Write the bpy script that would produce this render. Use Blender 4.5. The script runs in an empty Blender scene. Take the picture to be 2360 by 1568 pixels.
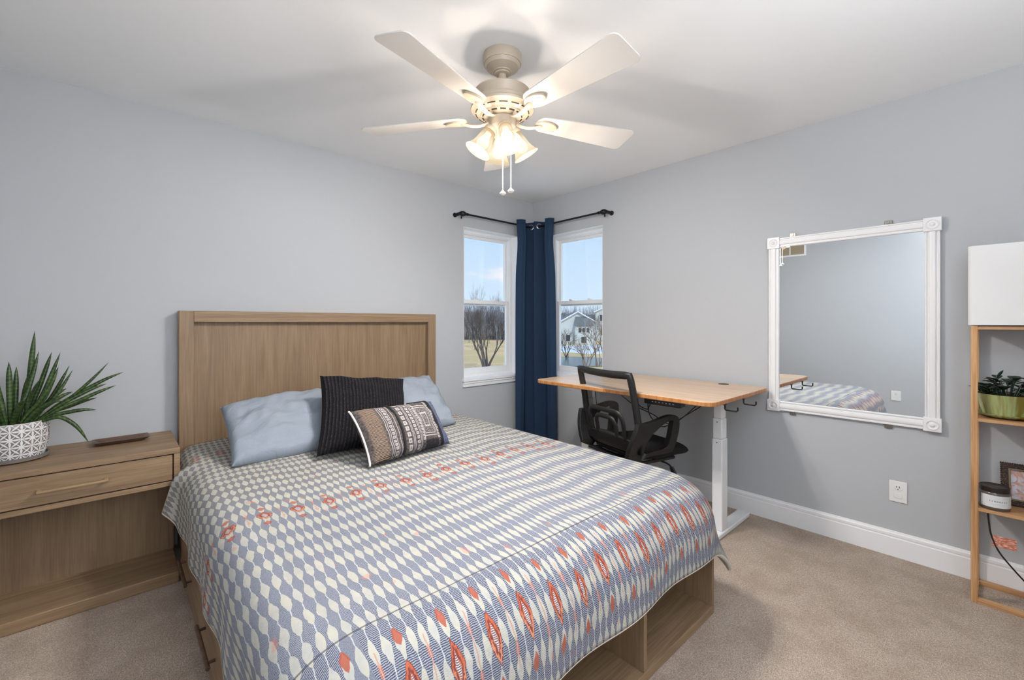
import bpy, bmesh, math, random
from mathutils import Vector, Matrix, noise

C = bpy.context.scene
COL = C.collection
PI = math.pi
R_ = math.radians

# ------------------------------------------------------------------ camera
H = 2.44                       # ceiling height
CAM = Vector((-3.099, -3.119, 1.249))
YAW = 0.7348947
cam_d = bpy.data.cameras.new('camera')
cam_d.sensor_width = 36.0
cam_d.sensor_fit = 'HORIZONTAL'
cam_d.lens = 36.0 * 1014.3 / 2360.0
cam_d.shift_y = -(784.0 - 743.8) / 2360.0
cam_d.clip_start = 0.02
cam_d.clip_end = 500
cam = bpy.data.objects.new('camera', cam_d)
cam.location = CAM
cam.rotation_euler = (PI / 2, 0, -YAW)
COL.objects.link(cam)
C.camera = cam

# ------------------------------------------------------------------ world
C.view_settings.view_transform = 'Standard'
C.view_settings.look = 'None'
C.view_settings.gamma = 1
C.view_settings.use_curve_mapping = False
C.view_settings.exposure = 0.40
W = bpy.data.worlds.new('sky')
C.world = W
W.use_nodes = True


class N:
    """A socket with arithmetic, so that patterns read as formulas."""
    def __init__(s, t, o): s.t = t; s.o = o
    def _m(s, op, *a):
        n = s.t.nodes.new('ShaderNodeMath'); n.operation = op
        for i, v in enumerate((s,) + a):
            if isinstance(v, N): s.t.links.new(v.o, n.inputs[i])
            else: n.inputs[i].default_value = v
        return N(s.t, n.outputs[0])
    def __add__(s, b): return s._m('ADD', b)
    def __radd__(s, b): return s._m('ADD', b)
    def __sub__(s, b): return s._m('SUBTRACT', b)
    def __rsub__(s, b): return (s * -1.0) + b
    def __mul__(s, b): return s._m('MULTIPLY', b)
    def __rmul__(s, b): return s._m('MULTIPLY', b)
    def __truediv__(s, b): return s._m('DIVIDE', b)
    def abs(s): return s._m('ABSOLUTE')
    def sin(s): return s._m('SINE')
    def cos(s): return s._m('COSINE')
    def log(s): return s._m('LOGARITHM', math.e)
    def fract(s): return s._m('FRACT')
    def floor(s): return s._m('FLOOR')
    def gt(s, b): return s._m('GREATER_THAN', b)
    def lt(s, b): return s._m('LESS_THAN', b)
    def max(s, b): return s._m('MAXIMUM', b)
    def min(s, b): return s._m('MINIMUM', b)
    def pow(s, b): return s._m('POWER', b)
    def ss(s, a, b):
        n = s.t.nodes.new('ShaderNodeMapRange'); n.interpolation_type = 'SMOOTHSTEP'
        s.t.links.new(s.o, n.inputs[0]); n.inputs[1].default_value = a; n.inputs[2].default_value = b
        return N(s.t, n.outputs[0])
    def lin(s, a, b, c, d):
        n = s.t.nodes.new('ShaderNodeMapRange')
        s.t.links.new(s.o, n.inputs[0])
        for i, v in enumerate((a, b, c, d)): n.inputs[i + 1].default_value = v
        return N(s.t, n.outputs[0])


def mixc(t, f, a, b, mode='MIX'):
    n = t.nodes.new('ShaderNodeMix'); n.data_type = 'RGBA'; n.blend_type = mode
    for s, v in ((n.inputs[0], f), (n.inputs[6], a), (n.inputs[7], b)):
        if isinstance(v, N): t.links.new(v.o, s)
        elif isinstance(v, (int, float)): s.default_value = v
        else: s.default_value = (v[0], v[1], v[2], 1)
    return N(t, n.outputs[2])


def vec(t, x, y, z):
    n = t.nodes.new('ShaderNodeCombineXYZ')
    for i, v in enumerate((x, y, z)):
        if isinstance(v, N): t.links.new(v.o, n.inputs[i])
        else: n.inputs[i].default_value = v
    return N(t, n.outputs[0])


def sep(t, v):
    n = t.nodes.new('ShaderNodeSeparateXYZ'); t.links.new(v.o, n.inputs[0])
    return [N(t, n.outputs[i]) for i in range(3)]


def coord(t, kind='Object'):
    n = t.nodes.new('ShaderNodeTexCoord')
    return N(t, n.outputs[kind])


def nz(t, v, scale, detail=2.0, rough=0.5, dist=0.0):
    n = t.nodes.new('ShaderNodeTexNoise')
    n.inputs['Scale'].default_value = scale; n.inputs['Detail'].default_value = detail
    n.inputs['Roughness'].default_value = rough; n.inputs['Distortion'].default_value = dist
    if v is not None: t.links.new(v.o, n.inputs['Vector'])
    return N(t, n.outputs[0])


def lin(c):
    """sRGB 0-255 to linear"""
    return tuple((x / 255 / 12.92) if x / 255 <= 0.04045 else (((x / 255) + 0.055) / 1.055) ** 2.4 for x in c)


def mat(name, color=(200, 200, 200), rough=0.5, metal=0.0, spec=0.5):
    m = bpy.data.materials.new(name); m.use_nodes = True
    t = m.node_tree; b = t.nodes['Principled BSDF']
    b.inputs['Base Color'].default_value = (*lin(color), 1)
    b.inputs['Roughness'].default_value = rough
    b.inputs['Metallic'].default_value = metal
    b.inputs['Specular IOR Level'].default_value = spec
    return m


def setc(m, c): m.node_tree.links.new(c.o, m.node_tree.nodes['Principled BSDF'].inputs['Base Color'])


def setbump(m, h, strength=0.3, dist=0.005):
    t = m.node_tree
    n = t.nodes.new('ShaderNodeBump'); n.inputs['Strength'].default_value = strength
    n.inputs['Distance'].default_value = dist
    t.links.new(h.o, n.inputs['Height'])
    t.links.new(n.outputs[0], t.nodes['Principled BSDF'].inputs['Normal'])


# sky: a pale blue that pales towards the horizon, with a few soft clouds
wt = W.node_tree
wt.nodes.clear()
gv = N(wt, wt.nodes.new('ShaderNodeTexCoord').outputs['Generated'])
gx, gy, gz = sep(wt, gv)
skyc = mixc(wt, gz.ss(-0.02, 0.42), (0.64, 0.78, 0.94), (0.41, 0.60, 0.88))
cl = nz(wt, vec(wt, gx * 5.0, gy * 5.0, gz * 14.0), 1.0, 5.0, 0.55)
skyc = mixc(wt, cl.ss(0.58, 0.72) * gz.ss(0.02, 0.10) * 0.75, skyc, (0.95, 0.88, 0.90))
bg = wt.nodes.new('ShaderNodeBackground')
wt.links.new(skyc.o, bg.inputs[0])
bg.inputs[1].default_value = 0.90
wo = wt.nodes.new('ShaderNodeOutputWorld')
wt.links.new(bg.outputs[0], wo.inputs[0])

# ------------------------------------------------------------------ sun and large lights
def light(name, kind, loc, rot, energy, color=(1, 1, 1), **kw):
    d = bpy.data.lights.new(name, kind); d.energy = energy; d.color = color
    for k, v in kw.items(): setattr(d, k, v)
    o = bpy.data.objects.new(name, d); o.location = loc; o.rotation_euler = rot
    COL.objects.link(o)
    return o

light('sun', 'SUN', (0, -20, 30), (R_(48), 0, R_(-28)), 1.3, (1.0, 0.95, 0.88), angle=R_(0.5))
# added fill light, unseen, bounced off the ceiling and wall behind the camera
light('bounce_fill', 'AREA', (-2.6, -3.22, 1.40), (R_(222), 0, 0), 50, (0.96, 0.98, 1.0), shape='DISK', size=0.45)
LAMP_W = 36.0
LAMP_COLOR = (1.0, 0.955, 0.90)

# ------------------------------------------------------------------ mesh helpers
def finish(bm, name, m, parent=None, smooth=True, angle=40, bevel=0.0, segs=2, loc=None):
    bmesh.ops.recalc_face_normals(bm, faces=bm.faces)
    me = bpy.data.meshes.new(name)
    bm.to_mesh(me); bm.free()
    if m is not None:
        for q in (m if isinstance(m, (list, tuple)) else [m]): me.materials.append(q)
    if smooth:
        me.shade_smooth()
        me.set_sharp_from_angle(angle=R_(angle))
    o = bpy.data.objects.new(name, me)
    COL.objects.link(o)
    if parent is not None: o.parent = parent
    if loc is not None: o.location = loc
    if bevel > 0:
        b = o.modifiers.new('bevel', 'BEVEL'); b.width = bevel; b.segments = segs
        b.limit_method = 'ANGLE'; b.angle_limit = R_(35); b.harden_normals = False
    return o


def thing(name, label, cat, loc=(0, 0, 0), rz=0.0, group=None):
    o = bpy.data.objects.new(name, None); COL.objects.link(o)
    o.empty_display_size = 0.05
    o.location = loc; o.rotation_euler = (0, 0, rz)
    return tag(o, label, cat, group)


def tag(o, label, cat, group=None):
    o['label'] = label; o['category'] = cat
    if group: o['group'] = group
    return o


def structure(o, label=None):
    o['kind'] = 'structure'
    if label: o['label'] = label
    return o


def bx(bm, x0, x1, y0, y1, z0, z1, M=None):
    v = [bm.verts.new((x, y, z)) for z in (z0, z1) for y in (y0, y1) for x in (x0, x1)]
    for f in ((0, 2, 3, 1), (4, 5, 7, 6), (0, 1, 5, 4), (2, 6, 7, 3), (0, 4, 6, 2), (1, 3, 7, 5)):
        bm.faces.new([v[i] for i in f])
    if M is not None:
        for q in v: q.co = M @ q.co
    return bm


def box(name, m, x0, x1, y0, y1, z0, z1, parent=None, bevel=0.002, segs=2, M=None):
    return finish(bx(bmesh.new(), x0, x1, y0, y1, z0, z1, M), name, m, parent, bevel=bevel, segs=segs)


def lathe(bm, prof, segs=48, M=None, cap0=False, cap1=False):
    """prof: list of (r, z); z axis"""
    rings = []
    for r, z in prof:
        rg = []
        for i in range(segs):
            a = 2 * PI * i / segs
            p = Vector((r * math.cos(a), r * math.sin(a), z))
            rg.append(bm.verts.new(M @ p if M is not None else p))
        rings.append(rg)
    for a, b in zip(rings, rings[1:]):
        for i in range(segs):
            j = (i + 1) % segs
            bm.faces.new((a[i], a[j], b[j], b[i]))
    if cap0: bm.faces.new(rings[0])
    if cap1: bm.faces.new(rings[-1])
    return bm


def catmull(pts, n=8):
    pts = [Vector(p) for p in pts]
    P = [pts[0] * 2 - pts[1]] + pts + [pts[-1] * 2 - pts[-2]]
    out = []
    for i in range(1, len(P) - 2):
        a, b, c, d = P[i - 1], P[i], P[i + 1], P[i + 2]
        for k in range(n):
            u = k / n
            out.append(0.5 * ((2 * b) + (c - a) * u + (2 * a - 5 * b + 4 * c - d) * u * u + (3 * b - a - 3 * c + d) * u ** 3))
    out.append(pts[-1].copy())
    return out


def tube(bm, pts, r, segs=10, closed=False, flat=None, up=None, square=False):
    """Sweep along pts. r: number or function of 0..1. flat: (a, b) half sizes of an oval/box section (along side, along up)."""
    pts = [Vector(p) for p in pts]
    n = len(pts)
    rings = []
    prev = None
    for i, p in enumerate(pts):
        if closed: d = pts[(i + 1) % n] - pts[i - 1]
        else: d = pts[min(i + 1, n - 1)] - pts[max(i - 1, 0)]
        d.normalize()
        if up is not None:
            s = d.cross(Vector(up))
            if s.length < 1e-5: s = prev if prev is not None else Vector((1, 0, 0))
        elif prev is None:
            s = d.cross(Vector((0, 0, 1)))
            if s.length < 1e-3: s = d.cross(Vector((1, 0, 0)))
        else:
            s = prev - d * prev.dot(d)
        s.normalize(); prev = s
        u = s.cross(d); u.normalize()
        k = i / max(1, n - 1)
        rr = r(k) if callable(r) else r
        fa, fb = (1, 1) if flat is None else flat
        ring = []
        for j in range(segs):
            a = 2 * PI * j / segs + (PI / segs if square else 0)
            ca, sa = math.cos(a), math.sin(a)
            if square:
                q = 1.0 / max(abs(ca), abs(sa)); ca *= q; sa *= q
            ring.append(bm.verts.new(p + s * (ca * rr * fa) + u * (sa * rr * fb)))
        rings.append(ring)
    m = n if closed else n - 1
    for i in range(m):
        a, b = rings[i], rings[(i + 1) % n]
        for j in range(segs):
            k = (j + 1) % segs
            bm.faces.new((a[j], a[k], b[k], b[j]))
    if not closed:
        bm.faces.new(rings[0]); bm.faces.new(rings[-1])
    return bm


def prism(bm, outline, z0, z1, M=None):
    lo = [bm.verts.new((x, y, z0)) for x, y in outline]
    hi = [bm.verts.new((x, y, z1)) for x, y in outline]
    n = len(outline)
    bm.faces.new(lo); bm.faces.new(hi)
    for i in range(n):
        j = (i + 1) % n
        bm.faces.new((lo[i], lo[j], hi[j], hi[i]))
    if M is not None:
        for v in lo + hi: v.co = M @ v.co
    return bm


def rrect(x0, x1, y0, y1, r, n=8):
    out = []
    for cx, cy, a0 in ((x1 - r, y1 - r, 0), (x0 + r, y1 - r, 90), (x0 + r, y0 + r, 180), (x1 - r, y0 + r, 270)):
        for i in range(n + 1):
            a = R_(a0 + 90 * i / n)
            out.append((cx + r * math.cos(a), cy + r * math.sin(a)))
    return out


def copy_tree(o, parent=None):
    c = o.copy(); COL.objects.link(c); c.parent = parent
    for ch in list(o.children): copy_tree(ch, c)
    return c


# ------------------------------------------------------------------ materials
M_wall = mat('wall_paint', (190, 193, 197), 0.75, spec=0.25)
t = M_wall.node_tree
setbump(M_wall, nz(t, coord(t), 260, 2), 0.06, 0.002)
M_ceil = mat('ceiling_paint', (246, 247, 248), 0.85, spec=0.15)
t = M_ceil.node_tree
setbump(M_ceil, nz(t, coord(t), 180, 2), 0.05, 0.002)
M_white = mat('white_trim_paint', (246, 247, 249), 0.38)
M_vinyl = mat('white_vinyl', (245, 246, 248), 0.35)

M_carpet = mat('carpet', (170, 152, 134), 0.95, spec=0.1)
t = M_carpet.node_tree
co = coord(t)
n1 = nz(t, co, 260, 3, 0.65); n2 = nz(t, co, 7, 4, 0.6); n3 = nz(t, co, 90, 3, 0.6)
cc = mixc(t, n1.ss(0.30, 0.70), lin((160, 143, 128)), lin((234, 218, 203)))
cc = mixc(t, n3.ss(0.35, 0.7) * 0.35, cc, lin((140, 122, 105)))
cc = mixc(t, n2.ss(0.40, 0.62) * 0.30, cc, lin((150, 131, 114)))
setc(M_carpet, cc)
setbump(M_carpet, n1 + n3 * 1.5, 0.7, 0.008)


def wood(name, dark, light_, axis='x', scale=1.0, rough=0.5, bump=0.15):
    m = mat(name, light_, rough)
    t = m.node_tree
    x, y, z = sep(t, coord(t))
    k = {'x': (1.6, 22, 22), 'y': (22, 1.6, 22), 'z': (22, 22, 1.6)}[axis]
    v = vec(t, x * (k[0] * scale), y * (k[1] * scale), z * (k[2] * scale))
    a = nz(t, v, 1.0, 5, 0.6, 0.6)
    k2 = {'x': (6, 160, 160), 'y': (160, 6, 160), 'z': (160, 160, 6)}[axis]
    v2 = vec(t, x * (k2[0] * scale), y * (k2[1] * scale), z * (k2[2] * scale))
    b = nz(t, v2, 1.0, 2, 0.5)
    f = a.ss(0.28, 0.72) * 0.6 + b.ss(0.3, 0.7) * 0.4
    setc(m, mixc(t, f, lin(dark), lin(light_)))
    setbump(m, b, bump, 0.002)
    return m

M_oak_x = wood('weathered_oak_along_x', (119, 96, 71), (163, 136, 106), 'x')
M_oak_y = wood('weathered_oak_along_y', (112, 88, 66), (154, 127, 99), 'y')
M_oak_z = wood('weathered_oak_upright', (126, 102, 77), (155, 130, 102), 'z', 0.9)
M_bamboo = wood('bamboo_top', (198, 164, 130), (226, 198, 168), 'y', 1.2, 0.28, 0.02)
M_bamboo_edge = wood('bamboo_edge', (150, 92, 45), (205, 145, 88), 'z', 1.5, 0.45, 0.1)
M_shelfwood = wood('light_shelf_wood', (168, 118, 72), (222, 176, 126), 'z', 1.2, 0.5)
M_shelfwood_y = wood('light_shelf_wood_along_y', (160, 112, 70), (212, 168, 122), 'y', 1.2, 0.5)
M_darkwood = wood('dark_tray_wood', (52, 38, 30), (112, 86, 70), 'x', 1.5, 0.4)

M_black = mat('black_plastic', (26, 25, 25), 0.45)
M_blackm = mat('black_metal', (18, 18, 20), 0.4, 0.3)
M_desk_white = mat('white_powder_coat', (236, 237, 238), 0.4)
M_dot = mat('dark_screw', (70, 70, 72), 0.4, 0.6)


# ------------------------------------------------------------------ room shell
XW, YS = -3.66, -3.62          # far left wall, wall behind the camera
WX0, WX1, WZ0, WZ1 = -0.845, -0.20, 0.755, 2.083
T = 0.16

structure(box('floor', M_carpet, XW - T, T, YS - T, T, -0.1, 0, bevel=0), 'beige cut pile carpet')
structure(box('ceiling', M_ceil, XW - T, T, YS - T, T, H, H + 0.1, bevel=0), 'flat white ceiling')
bm = bmesh.new()                                      # headboard wall, plane y = 0
bx(bm, XW - T, WX0, 0, T, 0, H); bx(bm, WX1, T, 0, T, 0, H)
bx(bm, WX0, WX1, 0, T, 0, WZ0); bx(bm, WX0, WX1, 0, T, WZ1, H)
structure(finish(bm, 'wall_north', M_wall, smooth=False), 'pale grey wall behind the bed')
bm = bmesh.new()                                      # mirror wall, plane x = 0
bx(bm, 0, T, YS - T, WX0, 0, H); bx(bm, 0, T, WX1, 0, 0, H)
bx(bm, 0, T, WX0, WX1, 0, WZ0); bx(bm, 0, T, WX0, WX1, WZ1, H)
structure(finish(bm, 'wall_east', M_wall, smooth=False), 'pale grey wall with the mirror')
structure(box('wall_west', M_wall, XW - T, XW, YS - T, 0, 0, H, bevel=0), 'pale grey wall seen in the mirror')
structure(box('wall_south', M_wall, XW, 0, YS - T, YS, 0, H, bevel=0), 'pale grey wall behind the camera')


def baseboard(name, p0, p1, nrm):
    """profile swept along a wall"""
    prof = [(0, 0), (0.015, 0), (0.015, 0.098), (0.0125, 0.101), (0.0125, 0.106), (0.0145, 0.109), (0.0145, 0.121), (0.008, 0.126), (0.006, 0.133), (0, 0.133)]
    bm = bmesh.new()
    p0, p1, nrm = Vector(p0), Vector(p1), Vector(nrm)
    ra = [bm.verts.new(p0 + nrm * a + Vector((0, 0, z))) for a, z in prof]
    rb = [bm.verts.new(p1 + nrm * a + Vector((0, 0, z))) for a, z in prof]
    n = len(prof)
    for i in range(n):
        j = (i + 1) % n
        bm.faces.new((ra[i], ra[j], rb[j], rb[i]))
    bm.faces.new(ra); bm.faces.new(rb)
    structure(finish(bm, name, M_white, angle=25), 'white moulded baseboard')

baseboard('baseboard_north', (XW, 0, 0), (0, 0, 0), (0, -1, 0))
baseboard('baseboard_east', (0, YS, 0), (0, 0, 0), (-1, 0, 0))
baseboard('baseboard_west', (XW, YS, 0), (XW, 0, 0), (1, 0, 0))

# windows: modelled once in the headboard wall frame (x along wall, y outwards), second mirrored about the room's corner diagonal
M_glass = bpy.data.materials.new('window_glass'); M_glass.use_nodes = True
t = M_glass.node_tree; t.nodes.clear()
tr = t.nodes.new('ShaderNodeBsdfTransparent'); gl = t.nodes.new('ShaderNodeBsdfGlossy'); gl.inputs['Roughness'].default_value = 0.02
tr.inputs[0].default_value = (0.97, 0.985, 0.985, 1)
mx = t.nodes.new('ShaderNodeMixShader'); mx.inputs[0].default_value = 0.04
t.links.new(tr.outputs[0], mx.inputs[1]); t.links.new(gl.outputs[0], mx.inputs[2])
oo = t.nodes.new('ShaderNodeOutputMaterial'); t.links.new(mx.outputs[0], oo.inputs[0])


def window(name, swap):
    M = Matrix(((0, 1, 0, 0), (1, 0, 0, 0), (0, 0, 1, 0), (0, 0, 0, 1))) if swap else Matrix.Identity(4)
    root = structure(bpy.data.objects.new(name, None)); COL.objects.link(root)
    root['label'] = 'white double hung window beside the corner'
    def ring(nm, x0, x1, z0, z1, w, y0, y1, wb=None, bev=0.003):
        bm = bmesh.new()
        wb = wb or w
        bx(bm, x0, x0 + w, y0, y1, z0, z1, M); bx(bm, x1 - w, x1, y0, y1, z0, z1, M)
        bx(bm, x0 + w, x1 - w, y0, y1, z0, z0 + wb, M); bx(bm, x0 + w, x1 - w, y0, y1, z1 - w, z1, M)
        return structure(finish(bm, nm, M_vinyl, root, bevel=bev))
    x0, x1, z0, z1 = WX0, WX1, WZ0, WZ1
    # white painted reveals
    bm = bmesh.new()
    bx(bm, x0, x0 + 0.004, 0.001, 0.10, z0, z1, M); bx(bm, x1 - 0.004, x1, 0.001, 0.10, z0, z1, M)
    bx(bm, x0, x1, 0.001, 0.10, z1 - 0.004, z1, M)
    structure(finish(bm, 'window_reveal', M_white, root, smooth=False))
    ring('window_frame', x0, x1, z0, z1, 0.030, 0.085, 0.155)
    ring('window_stop', x0 + 0.028, x1 - 0.028, z0 + 0.025, z1 - 0.028, 0.010, 0.095, 0.15)
    zm = 1.425
    up = ring('upper_sash', x0 + 0.036, x1 - 0.036, zm - 0.018, z1 - 0.033, 0.030, 0.122, 0.148)
    lo = ring('lower_sash', x0 + 0.036, x1 - 0.036, z0 + 0.03, zm + 0.03, 0.034, 0.094, 0.120, 0.05)
    bm = bmesh.new(); bx(bm, x0 + 0.06, x1 - 0.06, 0.134, 0.138, zm, z1 - 0.06, M)
    structure(finish(bm, 'window_pane', M_glass, root, smooth=False))
    bm = bmesh.new(); bx(bm, x0 + 0.065, x1 - 0.065, 0.106, 0.110, z0 + 0.075, zm, M)
    structure(finish(bm, 'window_pane', M_glass, root, smooth=False))
    bm = bmesh.new()                                   # sash locks
    for q in (0.33, 0.67):
        xx = x0 + (x1 - x0) * q
        bx(bm, xx - 0.022, xx + 0.022, 0.098, 0.118, zm + 0.03, zm + 0.038, M)
        bx(bm, xx - 0.006, xx + 0.020, 0.092, 0.104, zm + 0.036, zm + 0.046, M)
    structure(finish(bm, 'sash_lock', M_vinyl, root, bevel=0.002))
    bm = bmesh.new()                                   # projecting sill with moulded apron
    bx(bm, x0 - 0.02, x1 + 0.02, -0.030, -0.0005, z0 - 0.020, z0 + 0.004, M)
    bx(bm, x0 + 0.0045, x1 - 0.0045, -0.0005, 0.092, z0 + 0.0005, z0 + 0.004, M)
    bx(bm, x0 - 0.012, x1 + 0.012, -0.022, -0.0005, z0 - 0.040, z0 - 0.020, M)
    bx(bm, x0 - 0.012, x1 + 0.012, -0.016, -0.0005, z0 - 0.068, z0 - 0.040, M)
    structure(finish(bm, 'window_sill', M_white, root, bevel=0.004))
    return root

window('window_1', False)
window('window_2', True)

# ------------------------------------------------------------------ bed
bed = thing('bed', 'weathered oak storage bed with tall framed headboard and open cubbies at its foot', 'bed', (-2.01, 0, 0))
BX0, BX1 = -0.825, 0.825        # local
HB = 1.315
for s, a in (('headboard_post', BX0), ('headboard_post', BX1 - 0.068)):
    box(s, M_oak_z, a, a + 0.068, -0.09, -0.018, 0.0, HB, bed, 0.003)
box('headboard_rail', M_oak_x, BX0 + 0.068, BX1 - 0.068, -0.09, -0.018, HB - 0.064, HB, bed, 0.003)
box('headboard_panel', M_oak_z, BX0 + 0.068, BX1 - 0.068, -0.045, -0.022, 0.45, HB - 0.064, bed, 0.0)
box('headboard_rail', M_oak_x, BX0 + 0.068, BX1 - 0.068, -0.088, -0.018, 0.20, 0.45, bed, 0.003)
FY = -2.298
# carcass
bm = bmesh.new()
bx(bm, BX0, BX0 + 0.02, FY + 0.40, -0.09, 0.03, 0.34)
bx(bm, BX1 - 0.02, BX1, FY + 0.40, -0.09, 0.03, 0.34)
bx(bm, BX0 + 0.02, BX1 - 0.02, -0.14, -0.10, 0.03, 0.34)
finish(bm, 'side_rail', M_oak_y, bed, bevel=0.002)
bm = bmesh.new()
bx(bm, BX0, BX1, FY + 0.012, -0.092, 0.34, 0.362)
finish(bm, 'platform', M_oak_y, bed, bevel=0.002)
# foot cubbies
bm = bmesh.new()
bx(bm, BX0, BX1, FY, FY + 0.40, 0.0, 0.036)
bx(bm, BX0, BX1, FY, FY + 0.40, 0.315, 0.34)
finish(bm, 'cubby_shelf', M_oak_x, bed, bevel=0.002)
for x in (BX0, BX0 + 0.5365, BX1 - 0.5565, BX1 - 0.02):
    box('cubby_divider', M_oak_z, x, x + 0.02, FY + 0.001, FY + 0.399, 0.036, 0.315, bed, 0.0015)
box('cubby_back', M_oak_x, BX0 + 0.02, BX1 - 0.02, FY + 0.385, FY + 0.398, 0.036, 0.315, bed, 0)
# side drawers with round bar pulls
for y0, y1 in ((-1.025, -0.45), (-1.615, -1.03), (-1.895, -1.62)):
    d = box('drawer_front', M_oak_y, BX0 - 0.022, BX0, y0, y1, 0.035, 0.335, bed, 0.002)
    if y1 < -1.618: continue
    yc = (y0 + y1) / 2
    bm = bmesh.new()
    tube(bm, [(BX0 - 0.046, yc - 0.13, 0.16), (BX0 - 0.046, yc + 0.13, 0.16)], 0.007, 10)
    for q in (-0.1, 0.1): tube(bm, [(BX0 - 0.046, yc + q, 0.16), (BX0 - 0.021, yc + q, 0.16)], 0.005, 8)
    finish(bm, 'drawer_handle', M_darkwood, d)
M_mattress = mat('mattress_ticking', (225, 222, 215), 0.9)
box('mattress', M_mattress, BX0 + 0.03, BX1 - 0.03, -2.24, -0.10, 0.362, 0.545, bed, 0.06, 5)

# ------------------------------------------------------------------ quilt
M_quilt = mat('printed_quilt', (225, 222, 214), 0.9, spec=0.15)
t = M_quilt.node_tree
uvn = coord(t, 'UV')
u0, v0, _ = sep(t, uvn)
wob = nz(t, vec(t, u0 * 14.0, v0 * 14.0, 0.0), 1.0, 2) - 0.5
wob2 = nz(t, vec(t, u0 * 14.0, v0 * 14.0, 7.3), 1.0, 2) - 0.5
A_ = 0.0268
jx = nz(t, vec(t, u0 * 60.0, v0 * 40.0, 11.0), 1.0, 2) - 0.5
jy = nz(t, vec(t, u0 * 60.0, v0 * 40.0, 17.0), 1.0, 2) - 0.5
u = u0 + wob * 0.010 + jx * 0.007 + (v0 - 1.2) * 0.045
v = v0 + wob2 * 0.022 + jy * 0.018
U = u / A_
k2p = 2 * PI
# rows: about 6 cm apart near the pillows, 10 cm in the middle, 8 cm on the drop
v = v + ((U + 0.5).floor() * 12.9898).sin() * 0.011
n_row = v * (1 / 0.058) + (v - 0.75).max(0.0) * (1 / 0.080 - 1 / 0.058) + (v - 1.2).max(0.0) * (1 / 0.104 - 1 / 0.080) + (v - 1.98).max(0.0) * (1 / 0.088 - 1 / 0.104)
f = (U * k2p).cos() + (n_row * k2p).cos()
thr = v.lin(0.2, 2.0, -0.12, 0.31)
d = f - thr
side = u0.abs().ss(0.70, 0.74)                              # the side drops keep the small print further down
isblue = (d * -1.0).ss(-0.06, 0.06)
line = ((U + 0.5).fract() - 0.5).abs().lt(0.045)
# hatching of the blue cells
hat = (((v0 + u0 * side * 0.5) * 1500.0 + nz(t, vec(t, u0 * 90.0, v0 * 60.0, 1.0), 1.0, 2) * 9.0).sin() + nz(t, vec(t, u0 * 520.0, v0 * 420.0, 0.0), 1.0, 2) * 3.0 - 1.5)
hat = hat.ss(-0.7, 0.7)
tone = nz(t, vec(t, u0 * 5.0, v0 * 6.0, 2.0), 1.0, 2).ss(0.35, 0.65)
ink = mixc(t, v0.ss(0.7, 1.5) * 0.75 + tone * 0.25, lin((92, 92, 95)), lin((84, 86, 100)))
pale = mixc(t, v0.ss(0.7, 1.5), lin((162, 160, 158)), lin((160, 164, 176)))
blue = mixc(t, hat, ink, pale)
rim = 1.0 - d.abs().ss(0.05, 0.16)
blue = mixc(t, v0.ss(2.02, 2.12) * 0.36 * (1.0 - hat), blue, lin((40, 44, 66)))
blue = mixc(t, rim * 0.4, blue, lin((70, 72, 84)))
cream = mixc(t, nz(t, vec(t, u0 * 30.0, v0 * 30.0, 4.0), 1.0, 2).ss(0.3, 0.7), lin((188, 185, 172)), lin((178, 178, 173)))
qc = mixc(t, isblue, cream, blue)
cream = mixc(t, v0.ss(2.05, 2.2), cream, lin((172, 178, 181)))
qc = mixc(t, line * isblue * v0.ss(0.9, 1.6) * 0.7, qc, lin((206, 207, 208)))


def medallions(qc, vc, hh, hw, off, amt=1.0, small=0.0):
    """a row of orange lens shaped medallions every second column, with little lozenges above and below"""
    su = ((U * 0.25 + off).fract() - 0.5).abs() * (4 * A_)
    dv = (v - vc).abs()
    q = su / hw + (dv / hh).pow(1.5)
    inside = 1.0 - q.ss(0.93, 1.0)
    r = (q * 13.0 + nz(t, vec(t, u0 * 260.0, v0 * 90.0, 3.0), 1.0, 2) * 9.0).sin().ss(-0.5, 0.5)
    oc = mixc(t, r, lin((126, 62, 58)), lin((186, 100, 68)))
    oc = mixc(t, (v - vc).ss(-0.01, 0.02) * r * 0.5, oc, lin((226, 170, 136)))
    oc = mixc(t, 1.0 - q.ss(0.20, 0.40), oc, mixc(t, hat, lin((84, 80, 100)), lin((216, 204, 200))))
    qc = mixc(t, inside * amt, qc, oc)
    q2 = su / (hw * 0.55) + ((dv - hh * 1.85).abs() / (hh * 0.48)).pow(1.5)
    i2 = 1.0 - q2.ss(0.85, 1.0)
    qc = mixc(t, i2 * amt * 0.9, qc, lin((166, 80, 56)))
    # a thin rust thread down the column half way between two medallions
    sm = ((U * 0.25 + (off + 0.5)).fract() - 0.5).abs() * (4 * A_)
    th = sm.lt(0.0016) * dv.lt(hh * 1.6) + sm.lt(0.0045) * (dv - hh * 0.9).abs().lt(hh * 0.2)
    return mixc(t, th.min(1.0) * amt * 0.6, qc, lin((196, 116, 84)))

qc = medallions(qc, 1.315, 0.036, 0.026, 0.0, 0.85)
qc = medallions(qc, 2.235, 0.054, 0.0185, 0.0, 0.97)
qc = medallions(qc, 0.36, 0.036, 0.026, 0.25, 0.6)
# seam across the foot, and scattered rust smudges
seam = (v0 - 2.075).abs().lt(0.0022)
qc = mixc(t, seam * 0.7, qc, lin((70, 66, 74)))
spk = nz(t, vec(t, u0 * 26.0, v0 * 16.0, 9.0), 1.0, 1).ss(0.70, 0.74)
qc = mixc(t, spk * 0.35, qc, lin((204, 120, 90)))
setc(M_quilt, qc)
puck = nz(t, vec(t, u0 * 34.0, v0 * 34.0, 5.0), 1.0, 3)
setbump(M_quilt, puck + hat * 0.08, 0.35, 0.010)

ZT = 0.568


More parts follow.
